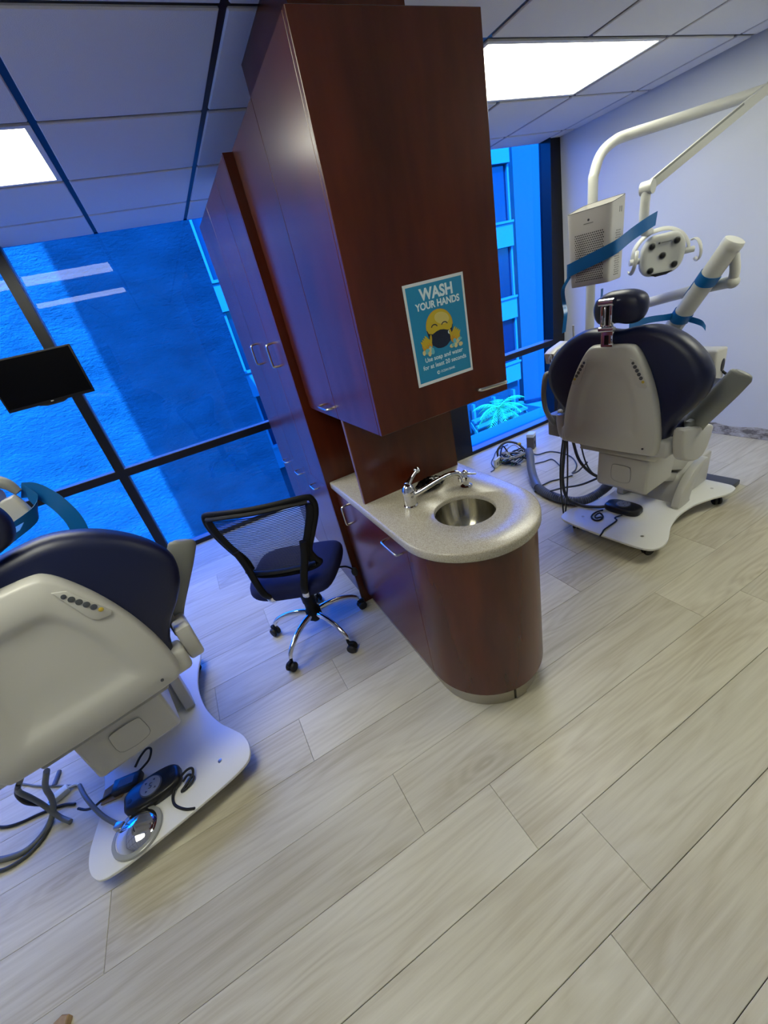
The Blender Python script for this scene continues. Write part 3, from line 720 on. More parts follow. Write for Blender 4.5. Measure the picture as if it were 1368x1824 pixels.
mko = flat(mk, 0.0007, 'mask', P_navy)
lg = flat(el(0.034, -0.009, .0058, .0058), 0.0009, 'mask_mark', P_txt, mko); flat(el(0.0345, -0.009, .0027, .0027), 0.00105, 'mask_mark_hole', P_navy, mko)
for sg, hx, hy in ((-1, -.056, -.026), (1, .054, -.023)):
    hd = flat(el(hx, hy - .004, .0190, .0205, 24, sg * -.3), 0.0009, 'hand', P_org)
    for i in range(4):
        fx = hx + sg * (-.004 + i * .0058); fy = hy + .013 - i * .0045
        flat(el(fx, fy, .0035, .0150, 14, sg * (-.60)), 0.00105 + i * .0001, 'finger', P_yel, hd)
    flat(el(hx - sg * .0165, hy + .010, .0040, .0150, 14, sg * .15), 0.0011, 'thumb', P_yel, hd)
    rr = random.Random(9 + sg)
    for i in range(11):
        flat(el(hx + sg * rr.uniform(-.018, .018), hy - .022 + rr.uniform(-.010, .008), rr.uniform(.005, .009), rr.uniform(.005, .008), 12), 0.0013 + i * .00008, 'foam_bubble', P_foam if i % 2 else P_foamb, hd)

# ================================================================== DENTAL CHAIRS
# local frame: x towards the foot end, y towards the chair's left, z up, origin at the head end of the base plate
def shell_rings(outline, c, prof):
    """rings of a dished plate in the (y,z) plane; prof = [(scale, x)]"""
    return [[(x, c[0] + (p[0] - c[0]) * s, c[1] + (p[1] - c[1]) * s) for p in outline] for s, x in prof]
SHELL = smooth_closed(mirror_outline([(0.0, 1.198), (.085, 1.197), (.118, 1.183), (.150, 1.140), (.190, 1.060), (.226, .960), (.250, .860), (.262, .770), (.264, .700), (.252, .662), (.225, .652), (.10, .647), (0, .646)]), 4)
CUSH = smooth_closed(mirror_outline([(0.0, 1.250), (.08, 1.262), (.17, 1.262), (.26, 1.228), (.335, 1.172), (.39, 1.105), (.415, 1.040), (.405, .965), (.365, .895), (.315, .835), (.285, .775), (.265, .720), (.20, .695), (0, .690)]), 4)
def make_dental_chair(label):
    t = empty('dental_chair', (0, 0, 0), 0, label, 'dental chair', 'dental chairs')
    # base plate
    half = [(-.058, 0.0), (-.056, .12), (-.050, .22), (-.030, .285), (.03, .312), (.10, .308), (.17, .282), (.26, .248), (.40, .226), (.55, .236), (.68, .275), (.77, .315), (.85, .325), (.895, .295), (.905, .22), (.905, 0.0)]
    out = smooth_closed(half + [(x, -y) for x, y in reversed(half) if y > 0], 4)
    pl = MB().prism(out, 'z', 0.086, 0.101, 0.004, 2).obj('base_plate', M_white2, t)
    for cx, cy in ((.06, -.19), (.06, .19), (.80, -.22)):
        MB().lathe([(.009, 0), (.009, .0012), (.0045, .0018)], 14, Matrix.Translation((cx, cy, .1008))).obj('screw', M_steel, pl)
    for cx, cy, a in ((.06, .235, .5), (.06, -.235, -.4), (.80, .25, .2), (.80, -.25, .9)):
        cs_ = MB().box(-.022, .022, -.017, .017, .055, .086, .004, 1, Matrix.Translation((cx, cy, 0)) @ Matrix.Rotation(a, 4, 'Z')).obj('caster', M_black, t)
        for s in (-1, 1):
            m = Matrix.Translation((cx, cy, .030)) @ Matrix.Rotation(a, 4, 'Z') @ Matrix.Translation((-.012, s * .012, 0)) @ Matrix.Rotation(PI / 2, 4, 'X')
            MB().lathe([(.012, -.009), (.027, -.008), (.030, -.004), (.030, .004), (.027, .008), (.012, .009)], 20, m).obj('wheel', M_rubber, cs_)
    # lift column with two curved cheeks
    prof = [(.50, .101), (.52, .20), (.58, .275), (.66, .318), (.88, .330), (.905, .31), (.895, .101)]
    MB().prism(prof, 'y', -.150, .150, .016, 3).obj('lift_column', M_white, t)
    ck = smooth_closed([(.445, .101), (.455, .17), (.50, .245), (.57, .305), (.65, .338), (.72, .345), (.74, .33), (.66, .275), (.60, .20), (.575, .13), (.575, .101)], 3)
    for y in (-1, 1): MB().prism(ck, 'y', y * .150, y * .196, .008, 2).obj('column_cheek', M_white, t)
    MB().box(.90, 1.12, -.26, -.02, .002, .040, .008, 2).obj('rear_foot_pad', M_greyd, t)
    # lift linkage
    def beam(x0, z0, x1, z1, h, w, name):
        d = math.atan2(z1 - z0, x1 - x0); L_ = math.hypot(x1 - x0, z1 - z0)
        return MB().box(0, L_, -w, w, -h / 2, h / 2, .010, 2, Matrix.Translation((x0, 0, z0)) @ Matrix.Rotation(-d, 4, 'Y')).obj(name, M_white, t)
    beam(.24, .485, .76, .275, .095, .118, 'lift_arm'); beam(.26, .385, .72, .185, .060, .105, 'lift_arm')
    mb = MB().prism([(.128, .345), (.135, .535), (.165, .560), (.40, .560), (.43, .52), (.40, .330), (.145, .325)], 'y', -.150, .150, .014, 3).obj('motor_housing', M_white, t)
    pp_ = smooth_closed([(-.055, .395), (-.020, .378), (.020, .378), (.055, .395), (.055, .465), (.040, .485), (-.040, .485), (-.055, .465)], 3)
    MB().prism(pp_, 'x', .1275, .131, 0.0, 1).obj('access_panel', M_white, mb)
    MB().tube([(.1278, y, z) for y, z in pp_], .0011, 5, closed=True).obj('panel_groove', M_grey, mb)
    # seat frame and cushions
    MB().prism([(.02, .60), (.06, .655), (.78, .690), (.86, .665), (.60, .585), (.10, .560)], 'y', -.20, .20, .014, 3).obj('seat_frame', M_white, t)
    def cushion(name, x0, x1, w0, w1, z0, z1, h, m):
        rg = []
        for s, f in ((0, .80), (.12, .95), (.35, 1.0), (.65, 1.0), (.88, .96), (1, .84)):
            x = x0 + (x1 - x0) * s; w = (w0 + (w1 - w0) * s) * f; z = z0 + (z1 - z0) * s; ring = []
            for i in range(28):
                a = 2 * PI * i / 28; ca, sa = math.cos(a), math.sin(a)
                ring.append((x, w * (abs(ca) ** .45) * (1 if ca > 0 else -1), z + h * f * .5 * (abs(sa) ** .6) * (1 if sa > 0 else -1)))
            rg.append(ring)
        return MB().rings(rg).obj(name, m, t, 60)
    cushion('seat_cushion', .04, .66, .285, .255, .725, .775, .135, M_navy)
    cushion('leg_cushion', .58, .90, .250, .205, .765, .735, .110, M_navy)
    # backrest
    c = (0.0, .93)
    MB().rings(shell_rings(CUSH, (0, .95), [(.30, .000), (.88, .000), (.955, .010), (.988, .028), (1.0, .055), (.988, .085), (.93, .118), (.70, .128), (.30, .112)])).obj('backrest_cushion', M_navy, t, 60)
    sh_ = MB().rings(shell_rings(SHELL, c, [(.94, .010), (.985, .004), (1.0, -.012), (.992, -.028), (.972, -.040), (.94, -.047), (.66, -.049), (.60, -.046), (.545, -.039), (.49, -.035), (.25, -.034)])).obj('backrest_shell', M_white, t, 60)
    MB().lathe([(.0052, 0), (.0052, .003), (.003, .004)], 12, Matrix.Translation((-.0475, -.200, .695)) @ Matrix.Rotation(-PI / 2, 4, 'Y')).obj('shell_screw', M_greyd, sh_)
    for s in (-1, 1):
        pts = [(s * .108, 1.142), (s * .139, 1.128), (s * .198, 1.012), (s * .190, 1.000), (s * .158, 1.004), (s * .144, 1.020)]
        pk = MB().prism(pts, 'x', -.0535, -.0465, .0025, 2).obj('button_panel', M_white, sh_)
        for i in range(6):
            u = i / 5; y = s * (.1255 + .0525 * u); z = 1.118 - .086 * u
            r = .0088 if 0 < i < 5 else .0068
            MB().lathe([(r, 0), (r, .0014), (r * .6, .0022)], 16, Matrix.Translation((-.0537, y, z)) @ Matrix.Rotation(-PI / 2, 4, 'Y')).obj('button', M_yellow if i == 5 else M_greyd, pk)
    MB().box(-.012, .075, -.300, .300, .640, .735, .018, 3).obj('yoke', M_white, t)
    br = [(.015, .79), (.030, .66), (.09, .605), (.20, .570), (.275, .600), (.315, .69), (.30, .725), (.235, .745), (.18, .755), (.10, .775)]
    for s in (-1, 1):
        MB().prism(smooth_closed(br, 3), 'y', s * .300, s * .352, .012, 3).obj('arm_bracket', M_white, t)
        MB().prism([(.130, .700), (.135, .790), (.250, .790), (.255, .700)], 'y', s * .292, s * .322, .008, 2).obj('arm_post', M_grey, t)
        pad = MB(); pad.tube([(.195, s * .303, .735), (.192, s * .325, .785), (.190, s * .372, .860), (.186, s * .425, .940), (.182, s * .466, 1.005), (.181, s * .474, 1.020)], [.9, .95, 1, 1, .95, .6], 16, 4, flat=(.052, .017)); pad.obj('armrest', M_grey, t, 60)
    # head rest on its chrome bracket
    hd = MB(); HR = smooth_closed([(.125, 1.345), (.112, 1.398), (.06, 1.425), (0, 1.430), (-.06, 1.425), (-.112, 1.398), (-.125, 1.345), (-.105, 1.295), (-.06, 1.278), (0, 1.286), (.06, 1.278), (.105, 1.295)], 4)
    hd.rings(shell_rings(HR, (0, 1.350), [(.35, -.018), (.80, -.012), (.94, .004), (1.0, .030), (.95, .058), (.80, .078), (.35, .088)])); h_ = hd.obj('headrest', M_navy, t, 60)
    k = MB().box(-.040, -.026, -.012, .048, 1.188, 1.262, .003, 2).box(-.036, -.016, -.004, .040, 1.245, 1.375, .006, 2)
    k.cyl((-.044, -.016, 1.392), (-.044, .056, 1.392), .0165, 18).box(-.052, -.030, -.010, .004, 1.285, 1.380, .005, 2).box(-.052, -.030, .034, .048, 1.285, 1.380, .005, 2)
    k.cyl((-.040, -.018, 1.272), (-.040, .056, 1.272), .0125, 16)
    kb = k.obj('headrest_bracket', M_chrome, t, 40)
    MB().box(-.0415, -.038, .006, .030, 1.200, 1.245, .002, 1).obj('bracket_slot', M_black, kb, 0)
    MB().box(-.0375, -.0335, .008, .028, 1.29, 1.375).obj('bracket_slot', M_black, kb, 0)
    return t
ch1 = make_dental_chair('dental chair on the right, navy upholstery, facing the bare right wall')
ch2 = copy_tree(ch1)
ch1.location = (1.94, 1.40, 0); ch1.rotation_euler = (0, 0, math.radians(5))
ch2.location = (-0.635, 1.27, 0); ch2.rotation_euler = (0, 0, math.radians(102))
ch2['label'] = 'dental chair on the left, cut by the photo edge, facing the window'

# ================================================================== OFFICE CHAIR
M_oblk = mat('matt_black_plastic', lin(9, 9, 12), 0.62, spec=0.3)
oc = empty('office_chair', (0.17, 1.92, 0), math.radians(60), 'navy office chair with mesh back and chrome star base', 'office chair')
for i in range(5):
    a = math.radians(2 - 60 + 72 * i); ca, sa = math.cos(a), math.sin(a)
    lg = MB(); lg.tube([(ca * r, sa * r, z) for r, z in ((.020, .150), (.08, .158), (.16, .150), (.225, .125), (.262, .098), (.272, .075))], [.020, .0185, .0165, .015, .0135, .012], 12, 4, flat=(.85, 1.0))
    l_ = lg.obj('star_leg', M_chrome, oc, 60)
    cm = Matrix.Translation((ca * .288, sa * .288, 0)) @ Matrix.Rotation(a + .6 * math.sin(i * 2.1), 4, 'Z')
    cw = MB().box(-.018, .022, -.010, .010, .030, .068, .008, 2, cm).cyl(tuple(cm @ Vector((-.014, 0, .06))), tuple(cm @ Vector((-.014, 0, .085))), .008, 10).obj('caster', M_oblk, l_)
    for s in (-1, 1):
        MB().lathe([(.010, -.010), (.023, -.009), (.0265, -.004), (.0265, .005), (.022, .010), (.010, .011)], 20, cm @ Matrix.Translation((0, s * .015, .0268)) @ Matrix.Rotation(PI / 2, 4, 'X')).obj('wheel', M_rubber, cw)
MB().lathe([(.040, .118), (.044, .130), (.044, .175), (.034, .19), (.034, .235), (.038, .24), (.038, .285), (.042, .29), (.042, .345), (.030, .352), (.030, .40)], 24).lathe([(.020, .095), (.024, .10), (.024, .12)], 16).obj('gas_column', M_oblk, oc, 40)
MB().box(-.115, .105, -.075, .075, .385, .425, .012, 2).obj('tilt_mechanism', M_oblk, oc)
MB().tube([(.02, -.06, .40), (.04, -.16, .400), (.06, -.235, .392), (.075, -.26, .370), (.085, -.275, .345)], .0052, 8, 4).obj('lever_rod', M_oblk, oc)
MB().ell((.088, -.281, .325), (.014, .020, .030), 14, 8).obj('lever_paddle', M_rubber, oc)
# seat cushion
rg = []
base_pts = smooth_closed([(.245, 0), (.238, .13), (.20, .215), (.10, .245), (-.06, .238), (-.175, .205), (-.215, .12), (-.222, 0), (-.215, -.12), (-.175, -.205), (-.06, -.238), (.10, -.245), (.20, -.215), (.238, -.13)], 3)
def seat_h(x): return -.030 * max(0, (x - .10) / .14) ** 2
for s, z in ((.45, .420), (.86, .422), (.95, .430), (.99, .446), (1.0, .466), (.985, .484), (.94, .498), (.80, .507), (.40, .503)):
    rg.append([(x * s + .005, y * s, z + seat_h(x * s)) for x, y in base_pts])
MB().rings(rg).obj('seat', M_navyf, oc, 60)
# back: frame loop, mesh threads, uprights
def back_pt(y, z): return -.155 - .11 * (z - .58) / .36 * .45 + .05 * (y / .26) ** 2 - .018 * math.sin(PI * (z - .57) / .38)
BO = smooth_closed([(.262, .925), (.22, .948), (.0, .952), (-.22, .948), (-.262, .925), (-.258, .86), (-.205, .745), (-.170, .67), (-.178, .605), (-.19, .575), (-.14, .552), (0, .548), (.14, .552), (.19, .575), (.178, .605), (.170, .67), (.205, .745), (.258, .86)], 4)
MB().tube([(back_pt(y, z), y, z) for y, z in BO], 1.0, 10, closed=True, flat=(.016, .0125)).obj('back_frame', M_oblk, oc, 60)
# broad upper rim and lower sides
rim = MB()
for sg in (-1, 1):
    rim.tube([(back_pt(sg * y, z) - .004, sg * y, z) for y, z in ((.245, .915), (.235, .86), (.190, .755), (.155, .68), (.160, .61))], [1, 1.1, 1.0, 1.1, 1.3], 10, 4, flat=(.018, .010))
rim.tube([(back_pt(y, .938) - .001, y, .938 - .10 * (y / .24) ** 4 * .1) for y in (-.24, -.12, 0, .12, .24)], 1.0, 10, 4, flat=(.024, .0125))
rim.tube([(back_pt(y, .575), y, .575) for y in (-.17, -.08, 0, .08, .17)], 1.0, 10, 4, flat=(.024, .010))
rim.obj('back_rim', M_oblk, oc, 60)
th = MB(); z = .592
def halfw(z):
    best = 0
    for i in range(len(BO)):
        (y1, z1), (y2, z2) = BO[i], BO[(i + 1) % len(BO)]
        if (z1 - z) * (z2 - z) <= 0 and z1 != z2: best = max(best, abs(y1 + (y2 - y1) * (z - z1) / (z2 - z1)))
    return best
while z < .915:
    w = halfw(z) - .012
    th.tube([(back_pt(y * w, z), y * w, z) for y in (-1, -.5, 0, .5, 1)], 1.0, 4, 2, flat=(.0016, .0024)); z += .0082
th.obj('back_mesh', M_mesh, oc, 0)
for s in (-1, 1):
    MB().tube([(back_pt(s * .165, .73) - .018, s * .168, .74), (back_pt(.15, .66) - .030, s * .150, .66), (-.215, s * .125, .575), (-.225, s * .105, .50), (-.205, s * .090, .455)], 1.0, 12, 5, flat=(.019, .011)).obj('back_upright', M_oblk, oc, 60)
    MB().tube([(-.212, s * .096, .47), (-.205, s * .088, .435), (-.170, s * .075, .415), (-.10, s * .065, .405)], 1.0, 12, 5, flat=(.018, .008)).obj('chrome_bracket', M_chrome, oc, 60)

# ================================================================== EQUIPMENT AROUND THE RIGHT CHAIR
def at(chair, x, y, z=0.0):
    a = chair.rotation_euler.z; l = chair.location
    return Vector((l.x + math.cos(a) * x - math.sin(a) * y, l.y + math.sin(a) * x + math.cos(a) * y, z))
def wt(o_, pts): return [Vector(p) - o_.location for p in pts]
def basis(n, up=(0, 0, 1)):
    """matrix with local z along n, local y near up"""
    z = Vector(n).normalized(); x = Vector(up).cross(z).normalized(); y = z.cross(x)
    return Matrix(((x.x, y.x, z.x, 0), (x.y, y.y, z.y, 0), (x.z, y.z, z.z, 0), (0, 0, 0, 1)))
# ---- operating light: pole, bent arm, folding arm, head
dl = empty('operating_light', (2.64, 2.10, 0.56), 0, 'cream dental operating light on a bent pole over the right chair', 'dental light')
MB().tube(wt(dl, [(2.64, 2.1, .56), (2.64, 2.1, 1.20), (2.64, 2.1, 1.90), (2.648, 2.098, 2.00), (2.69, 2.09, 2.085), (2.775, 2.075, 2.132), (2.88, 2.055, 2.150), (3.118, 1.92, 2.160), (3.40, 1.69, 2.168), (3.50, 1.59, 2.170)]), .0285, 18, 5).obj('pole', M_cream, dl, 60)
MB().tube(wt(dl, [(2.64, 2.1, .62), (2.60, 1.88, .62), (2.57, 1.76, .62)]), .026, 12).obj('mount_arm', M_cream, dl, 60)
e0, e1 = Vector((3.44, 1.625, 2.185)), Vector((2.695, 1.795, 1.845))
dv = e1 - e0; mm = Matrix.Translation(e0 - dl.location) @ dv.to_track_quat('X', 'Z').to_matrix().to_4x4()
MB().box(0, dv.length, -.014, .014, -.026, .026, .008, 2, mm).obj('folding_arm', M_cream, dl)
MB().box(dv.length * .25, dv.length * .97, .0125, .0165, .016, .0265, M=mm).obj('arm_seam', M_grey, dl, 0)
MB().cyl(Vector((2.70, 1.765, 1.845)) - dl.location, Vector((2.69, 1.825, 1.845)) - dl.location, .034, 22).obj('arm_joint', M_cream, dl, 40)
MB().tube(wt(dl, [(2.69, 1.797, 1.835), (2.688, 1.798, 1.79), (2.690, 1.80, 1.74), (2.692, 1.80, 1.655)]), .025, 16, 3).obj('neck', M_cream, dl, 60)
hn = Vector((-.62, -.77, -.13)).normalized(); hc = Vector((2.835, 1.765, 1.490))
HM = Matrix.Translation(hc - dl.location) @ basis(hn)
MB().tube(wt(dl, [(2.692, 1.80, 1.66), (2.72, 1.81, 1.635), (2.80, 1.83, 1.632)]), [.025, .022, .020], 12, 4).obj('neck_elbow', M_cream, dl, 60)
ho = smooth_closed([(.118, .0), (.108, .062), (.066, .108), (0, .112), (-.066, .108), (-.108, .062), (-.118, 0), (-.108, -.062), (-.070, -.098), (0, -.106), (.070, -.098), (.108, -.062)], 4)
hb = MB().rings([[tuple(HM @ Vector((x * s, y * s, z))) for x, y in ho] for s, z in ((.5, -.062), (.85, -.055), (1.0, -.030), (1.02, -.006), (.985, .008), (.93, .014), (.70, .012), (.55, .004), (.2, .002))])
hd = hb.obj('head', M_cream, dl, 60)
for x, y in ((-.066, .062), (.062, .066), (0, 0), (-.060, -.068), (.066, -.058)):
    m = HM @ Matrix.Translation((x, y, .0145 if (x or y) else .0045))
    MB().lathe([(.020, -.002), (.020, .0012), (.0165, .0025), (.0165, -.001)], 20, m).obj('lens_ring', M_grey, hd, 40)
    MB().lathe([(.0160, -.001), (.0150, .002), (.009, .005), (.001, .006)], 18, m).obj('lens', M_black, hd, 40)
mkk = MB().box(-.034, -.024, .067, .077, .0135, .0150, M=HM).obj('maker_mark', M_greyd, hd, 0)
MB().box(-.020, .034, .069, .0745, .0132, .0146, M=HM).obj('maker_line', M_grey, mkk, 0)
MB().prism([(-.062, -.089), (.060, -.089), (.030, -.104), (-.030, -.106)], 'z', .004, .020, M=HM).obj('sensor_window', M_black, hd)
yk = MB(); yk.tube([HM @ Vector(p) for p in ((-.145, -.02, -.02), (-.150, .03, -.03), (-.125, .085, -.045), (-.06, .128, -.05), (.03, .130, -.05), (.105, .09, -.045), (.142, .03, -.03), (.140, -.015, -.02))], 1, 10, 4, flat=(.017, .007)); yk.obj('yoke', M_cream, dl, 60)
for s in (-1, 1):
    MB().cyl(HM @ Vector((s * .112, -.005, -.018)), HM @ Vector((s * .172, -.005, -.018)), .017, 16).obj('pivot', M_cream, dl, 40)
    MB().tube([HM @ Vector((s * (.150 + .028 * math.sin(t * .5)), .058 * math.cos(t), .030 + .050 * math.sin(t))) for t in [(-.5 + 4.2 * i / 10) for i in range(11)]], 1, 8, 2, flat=(.011, .005)).obj('handle', M_cream, dl, 60)

# ---- air purifier hung on the pole
ap = empty('air_purifier', (2.405, 1.885, 1.435), math.radians(-75), 'white perforated air purifier hung on the light pole', 'air purifier')
def apl(z, sc, dz=0.0):
    p = smooth_closed([(-.112, -.098), (-.05, -.100), (.06, -.100), (.108, -.090), (.120, -.060), (.121, .04), (.112, .085), (.075, .100), (-.06, .098), (-.105, .085), (-.120, .03), (-.122, -.07)], 4)
    return [(x * (sc - .10 * (1 - z / .37)) + .010 * (1 - z / .37), y * sc, z + dz * (y + .10) / .2) for x, y in p]
MB().rings([apl(0, .96), apl(.006, .99), apl(.05, 1.0), apl(.20, 1.0), apl(.362, 1.0, .035), apl(.372, 1.0, .035), apl(.372, .95, .035), apl(.350, .94, .035)]).obj('housing', mat('purifier_white', lin(196, 194, 190), 0.4), ap, 45)
MB().tube(apl(.3725, .985, .035), .0022, 6, closed=True).obj('rim', M_greyd, ap, 60)
M_hole = mat('perforation_dark', lin(30, 30, 32), 0.7)
hl = MB()
for j in range(22):
    for i in range(16):
        x = -.082 + i * .0108 + (.0054 if j % 2 else 0); z = .030 + j * .0110
        if x > .080: continue
        k_ = 1 - .10 * (1 - z / .37)
        hl.lathe([(.0034, 0), (.0034, .0010)], 6, Matrix.Translation((x * k_ + .010 * (1 - z / .37), -.1000 + (.0004 if abs(x) > .055 else 0), z)) @ Matrix.Rotation(PI / 2, 4, 'X'))
for j in range(20):
    for i in range(5):
        y = -.035 + i * .0125 + (.006 if j % 2 else 0); z = .030 + j * .0112
        k_ = 1 - .10 * (1 - z / .37)
        hl.lathe([(.0032, 0), (.0032, .0010)], 6, Matrix.Translation((.1212 * k_ + .010 * (1 - z / .37) - .0004, y, z)) @ Matrix.Rotation(PI / 2, 4, 'Y'))
g = hl.obj('perforation', M_hole, ap, 0); g['kind'] = 'stuff'
MB().lathe([(.006, 0), (.006, .0008)], 14, Matrix.Translation((.0, -.1002, .325)) @ Matrix.Rotation(PI / 2, 4, 'X')).obj('emblem', M_greyd, ap)
MB().box(-.026, .026, -.1012, -.1002, .307, .311).obj('maker_line', M_grey, ap, 0)
for y in (-.005, .018): MB().box(.1195, .1222, y, y + .008, .325, .352, .001, 1).obj('side_key', M_greyd, ap, 0)
MB().box(-.165, -.075, .098, .262, .16, .20, .004, 1).obj('hanger', M_grey, ap)

def tape(name, label, pts, w):
    o = MB().ribbon(pts, w, .0016, 5).obj(name, M_tape, None, 60); tag(o, label, 'tape', 'blue barrier film strips'); return o
up = (0, 0, 1)
def ap_at(x, y, z):
    a = ap.rotation_euler.z; return (ap.location.x + math.cos(a) * x - math.sin(a) * y, ap.location.y + math.sin(a) * x + math.cos(a) * y, ap.location.z + z)
tape('barrier_tape', 'broad blue film strip wrapped from the air purifier to the light neck', [(ap_at(-.123, .03, .085), up), (ap_at(-.127, -.08, .095), up), (ap_at(-.10, -.105, .100), up), (ap_at(0, -.106, .125), up), (ap_at(.10, -.104, .150), up), (ap_at(.15, -.07, .170), up), ((2.56, 1.775, 1.640), up), ((2.66, 1.760, 1.672), up), ((2.735, 1.755, 1.690), (.15, 0, 1))], .068)
a_, b2_ = Vector(ap_at(-.126, -.06, .06)), Vector((2.22, 1.95, 1.20))
tape('barrier_tape', 'narrow blue film strip hanging left of the air purifier', [(a_, (.6, -.8, 0)), (a_ + Vector((-.03, .02, -.06)), (.6, -.8, .2)), (a_ + Vector((-.02, .02, -.14)), (.6, -.8, 0)), (a_.lerp(b2_, .65), (.6, -.8, .2)), (b2_, (.6, -.8, .3))], .022)
# ---- delivery unit arms behind the back rest
da = empty('delivery_arm', (2.80, 1.66, 0.70), 0, 'thick white delivery arm tubes wrapped in blue film behind the backrest', 'delivery arm')
MB().tube(wt(da, [(2.775, 1.74, .86), (2.78, 1.69, .98), (2.785, 1.60, 1.13), (2.80, 1.385, 1.485)]), .0500, 24, 3).obj('main_tube', M_cream, da, 60)
_e = Vector((2.80, 1.385, 1.485)) - da.location; _d = (Vector((2.80, 1.385, 1.485)) - Vector((2.785, 1.60, 1.13))).normalized()
MB().tube([_e - _d * .012, _e + _d * .010, _e + _d * .022, _e + _d * .026], [.0525, .0525, .049, .040], 24).obj('end_cap', M_cream, da, 40)
MB().tube(wt(da, [(2.92, 1.93, 1.215), (2.90, 1.66, 1.262), (2.88, 1.46, 1.290), (2.865, 1.385, 1.298)]), .030, 16, 3).ell(Vector((2.865, 1.385, 1.298)) - da.location, (.034, .034, .034), 16, 10).obj('cross_tube', M_cream, da, 60)
MB().tube(wt(da, [(2.865, 1.385, 1.30), (2.85, 1.375, 1.36), (2.82, 1.378, 1.44)]), .024, 14, 3).obj('link', M_cream, da, 60)
MB().cyl(Vector((2.92, 1.93, 1.25)) - da.location, Vector((2.92, 1.93, .62)) - da.location, .028, 16).obj('upright', M_cream, da, 40)
MB().box(-.045, .20, -.06, .06, -.09, .06, .02, 3, Matrix.Translation(Vector((2.775, 1.75, .80)) - da.location)).obj('swivel_block', M_white, da)
# control head seen right of the backrest
hbx = MB().box(2.88 - 2.80, 3.00 - 2.80, 1.41 - 1.66, 1.62 - 1.66, .735 - .70, .930 - .70, .014, 3).obj('control_head', M_white, da)
MB().ell((2.965 - 2.8, 1.4095 - 1.66, .825 - .70), (.020, .003, .040), 20, 12).obj('hose_socket', M_black, hbx, 60)
MB().cyl((2.975 - 2.8, 1.412 - 1.66, .785 - .70), (2.985 - 2.8, 1.385 - 1.66, .760 - .70), .008, 10).obj('toggle', M_black, hbx, 40)
def wrap(c0, c1, r, w, name, label):
    d = (Vector(c1) - Vector(c0)).normalized(); c = Vector(c0); x = d.orthogonal().normalized(); y = d.cross(x)
    pts = [(c + x * (r * math.cos(t)) + y * (r * math.sin(t)) + d * (.006 * math.sin(2 * t)), d) for t in [2 * PI * i / 16 for i in range(17)]]
    b_ = MB().ribbon(pts, w, .002, 3); o = b_.obj(name, M_tape, None, 60); tag(o, label, 'tape', 'blue barrier film strips'); return o
A_, B_ = (2.785, 1.60, 1.13), (2.80, 1.385, 1.485)
lerp3 = lambda t: tuple(Vector(A_).lerp(Vector(B_), t))
wrap(lerp3(.58), lerp3(.8), .053, .052, 'tape_band', 'blue film band round the upper part of the white arm tube')
wrap(lerp3(.06), lerp3(.3), .053, .050, 'tape_band', 'blue film band round the lower part of the white arm tube')
tape('barrier_tape', 'loose blue film tail on the lower arm band', [((2.80, 1.545, 1.13), (.2, -.3, 1)), ((2.80, 1.50, 1.115), (.2, -.2, 1)), ((2.80, 1.47, 1.10), (.3, .1, 1)), ((2.80, 1.45, 1.075), (.4, .3, 1))], .030)
tape('barrier_tape', 'blue film flap beside the upper arm band', [((2.77, 1.50, 1.345), (.2, -.3, 1)), ((2.765, 1.535, 1.32), (.2, -.4, 1)), ((2.76, 1.56, 1.285), (.2, -.6, 1))], .042)
tape('barrier_tape', 'blue film strip stretched from the headrest to the white arm tube', [((2.42, 1.66, 1.185), up), ((2.58, 1.645, 1.18), up), ((2.70, 1.63, 1.165), up), ((2.76, 1.615, 1.16), up)], .036)
tape('barrier_tape', 'blue film patch hanging beside the right headrest', [((2.40, 1.83, 1.40), (1, .3, 0)), ((2.40, 1.83, 1.33), (1, .3, 0)), ((2.41, 1.82, 1.27), (1, .3, .1))], .03)
# ---- assistant's arm on the far side
aa = empty('assistant_arm', (2.05, 1.86, 0.60), 0, 'grey assistant arm with holder left of the right chair', 'instrument arm')
MB().tube(wt(aa, [(2.00, 1.862, 1.015), (1.965, 1.860, 1.012), (1.948, 1.860, .957), (1.942, 1.860, .882), (1.958, 1.860, .797), (2.007, 1.860, .712), (2.05, 1.860, .665)]), .0155, 12, 4).obj('arm_tube', M_grey, aa, 60)
MB().box(-.03, .075, -.045, .045, .0, .145, .008, 2).obj('holder_block', M_grey, aa)
MB().prism([(.03, .13), (.055, .26), (.10, .33), (.13, .30), (.09, .13)], 'y', -.03, .03, .008, 2).obj('holder_post', M_greyd, aa)
MB().ell((.01, -.02, .16), (.018, .018, .012), 14, 8).obj('holder_cup', M_white, aa)
MB().prism([(.035, .505), (.07, .525), (.17, .55), (.20, .50), (.09, .43), (.05, .44)], 'y', .05, .13, .012, 2).obj('instrument_tray', M_white, aa)
MB().tube([(.045, .075, .50), (.03, .07, .475), (.04, .07, .44)], .010, 10, 4).obj('instrument_tip', M_chrome, aa, 60)
MB().tube([(.115, .09, .44), (.12, .085, .30), (.11, .06, .14)], .014, 10, 3).obj('tray_post', M_grey, aa)
MB().tube([(0.17, 0.02, .64), (.172, .02, .60), (.178, .02, .545)], .006, 8, 3).obj('tip_probe', M_cream, aa)

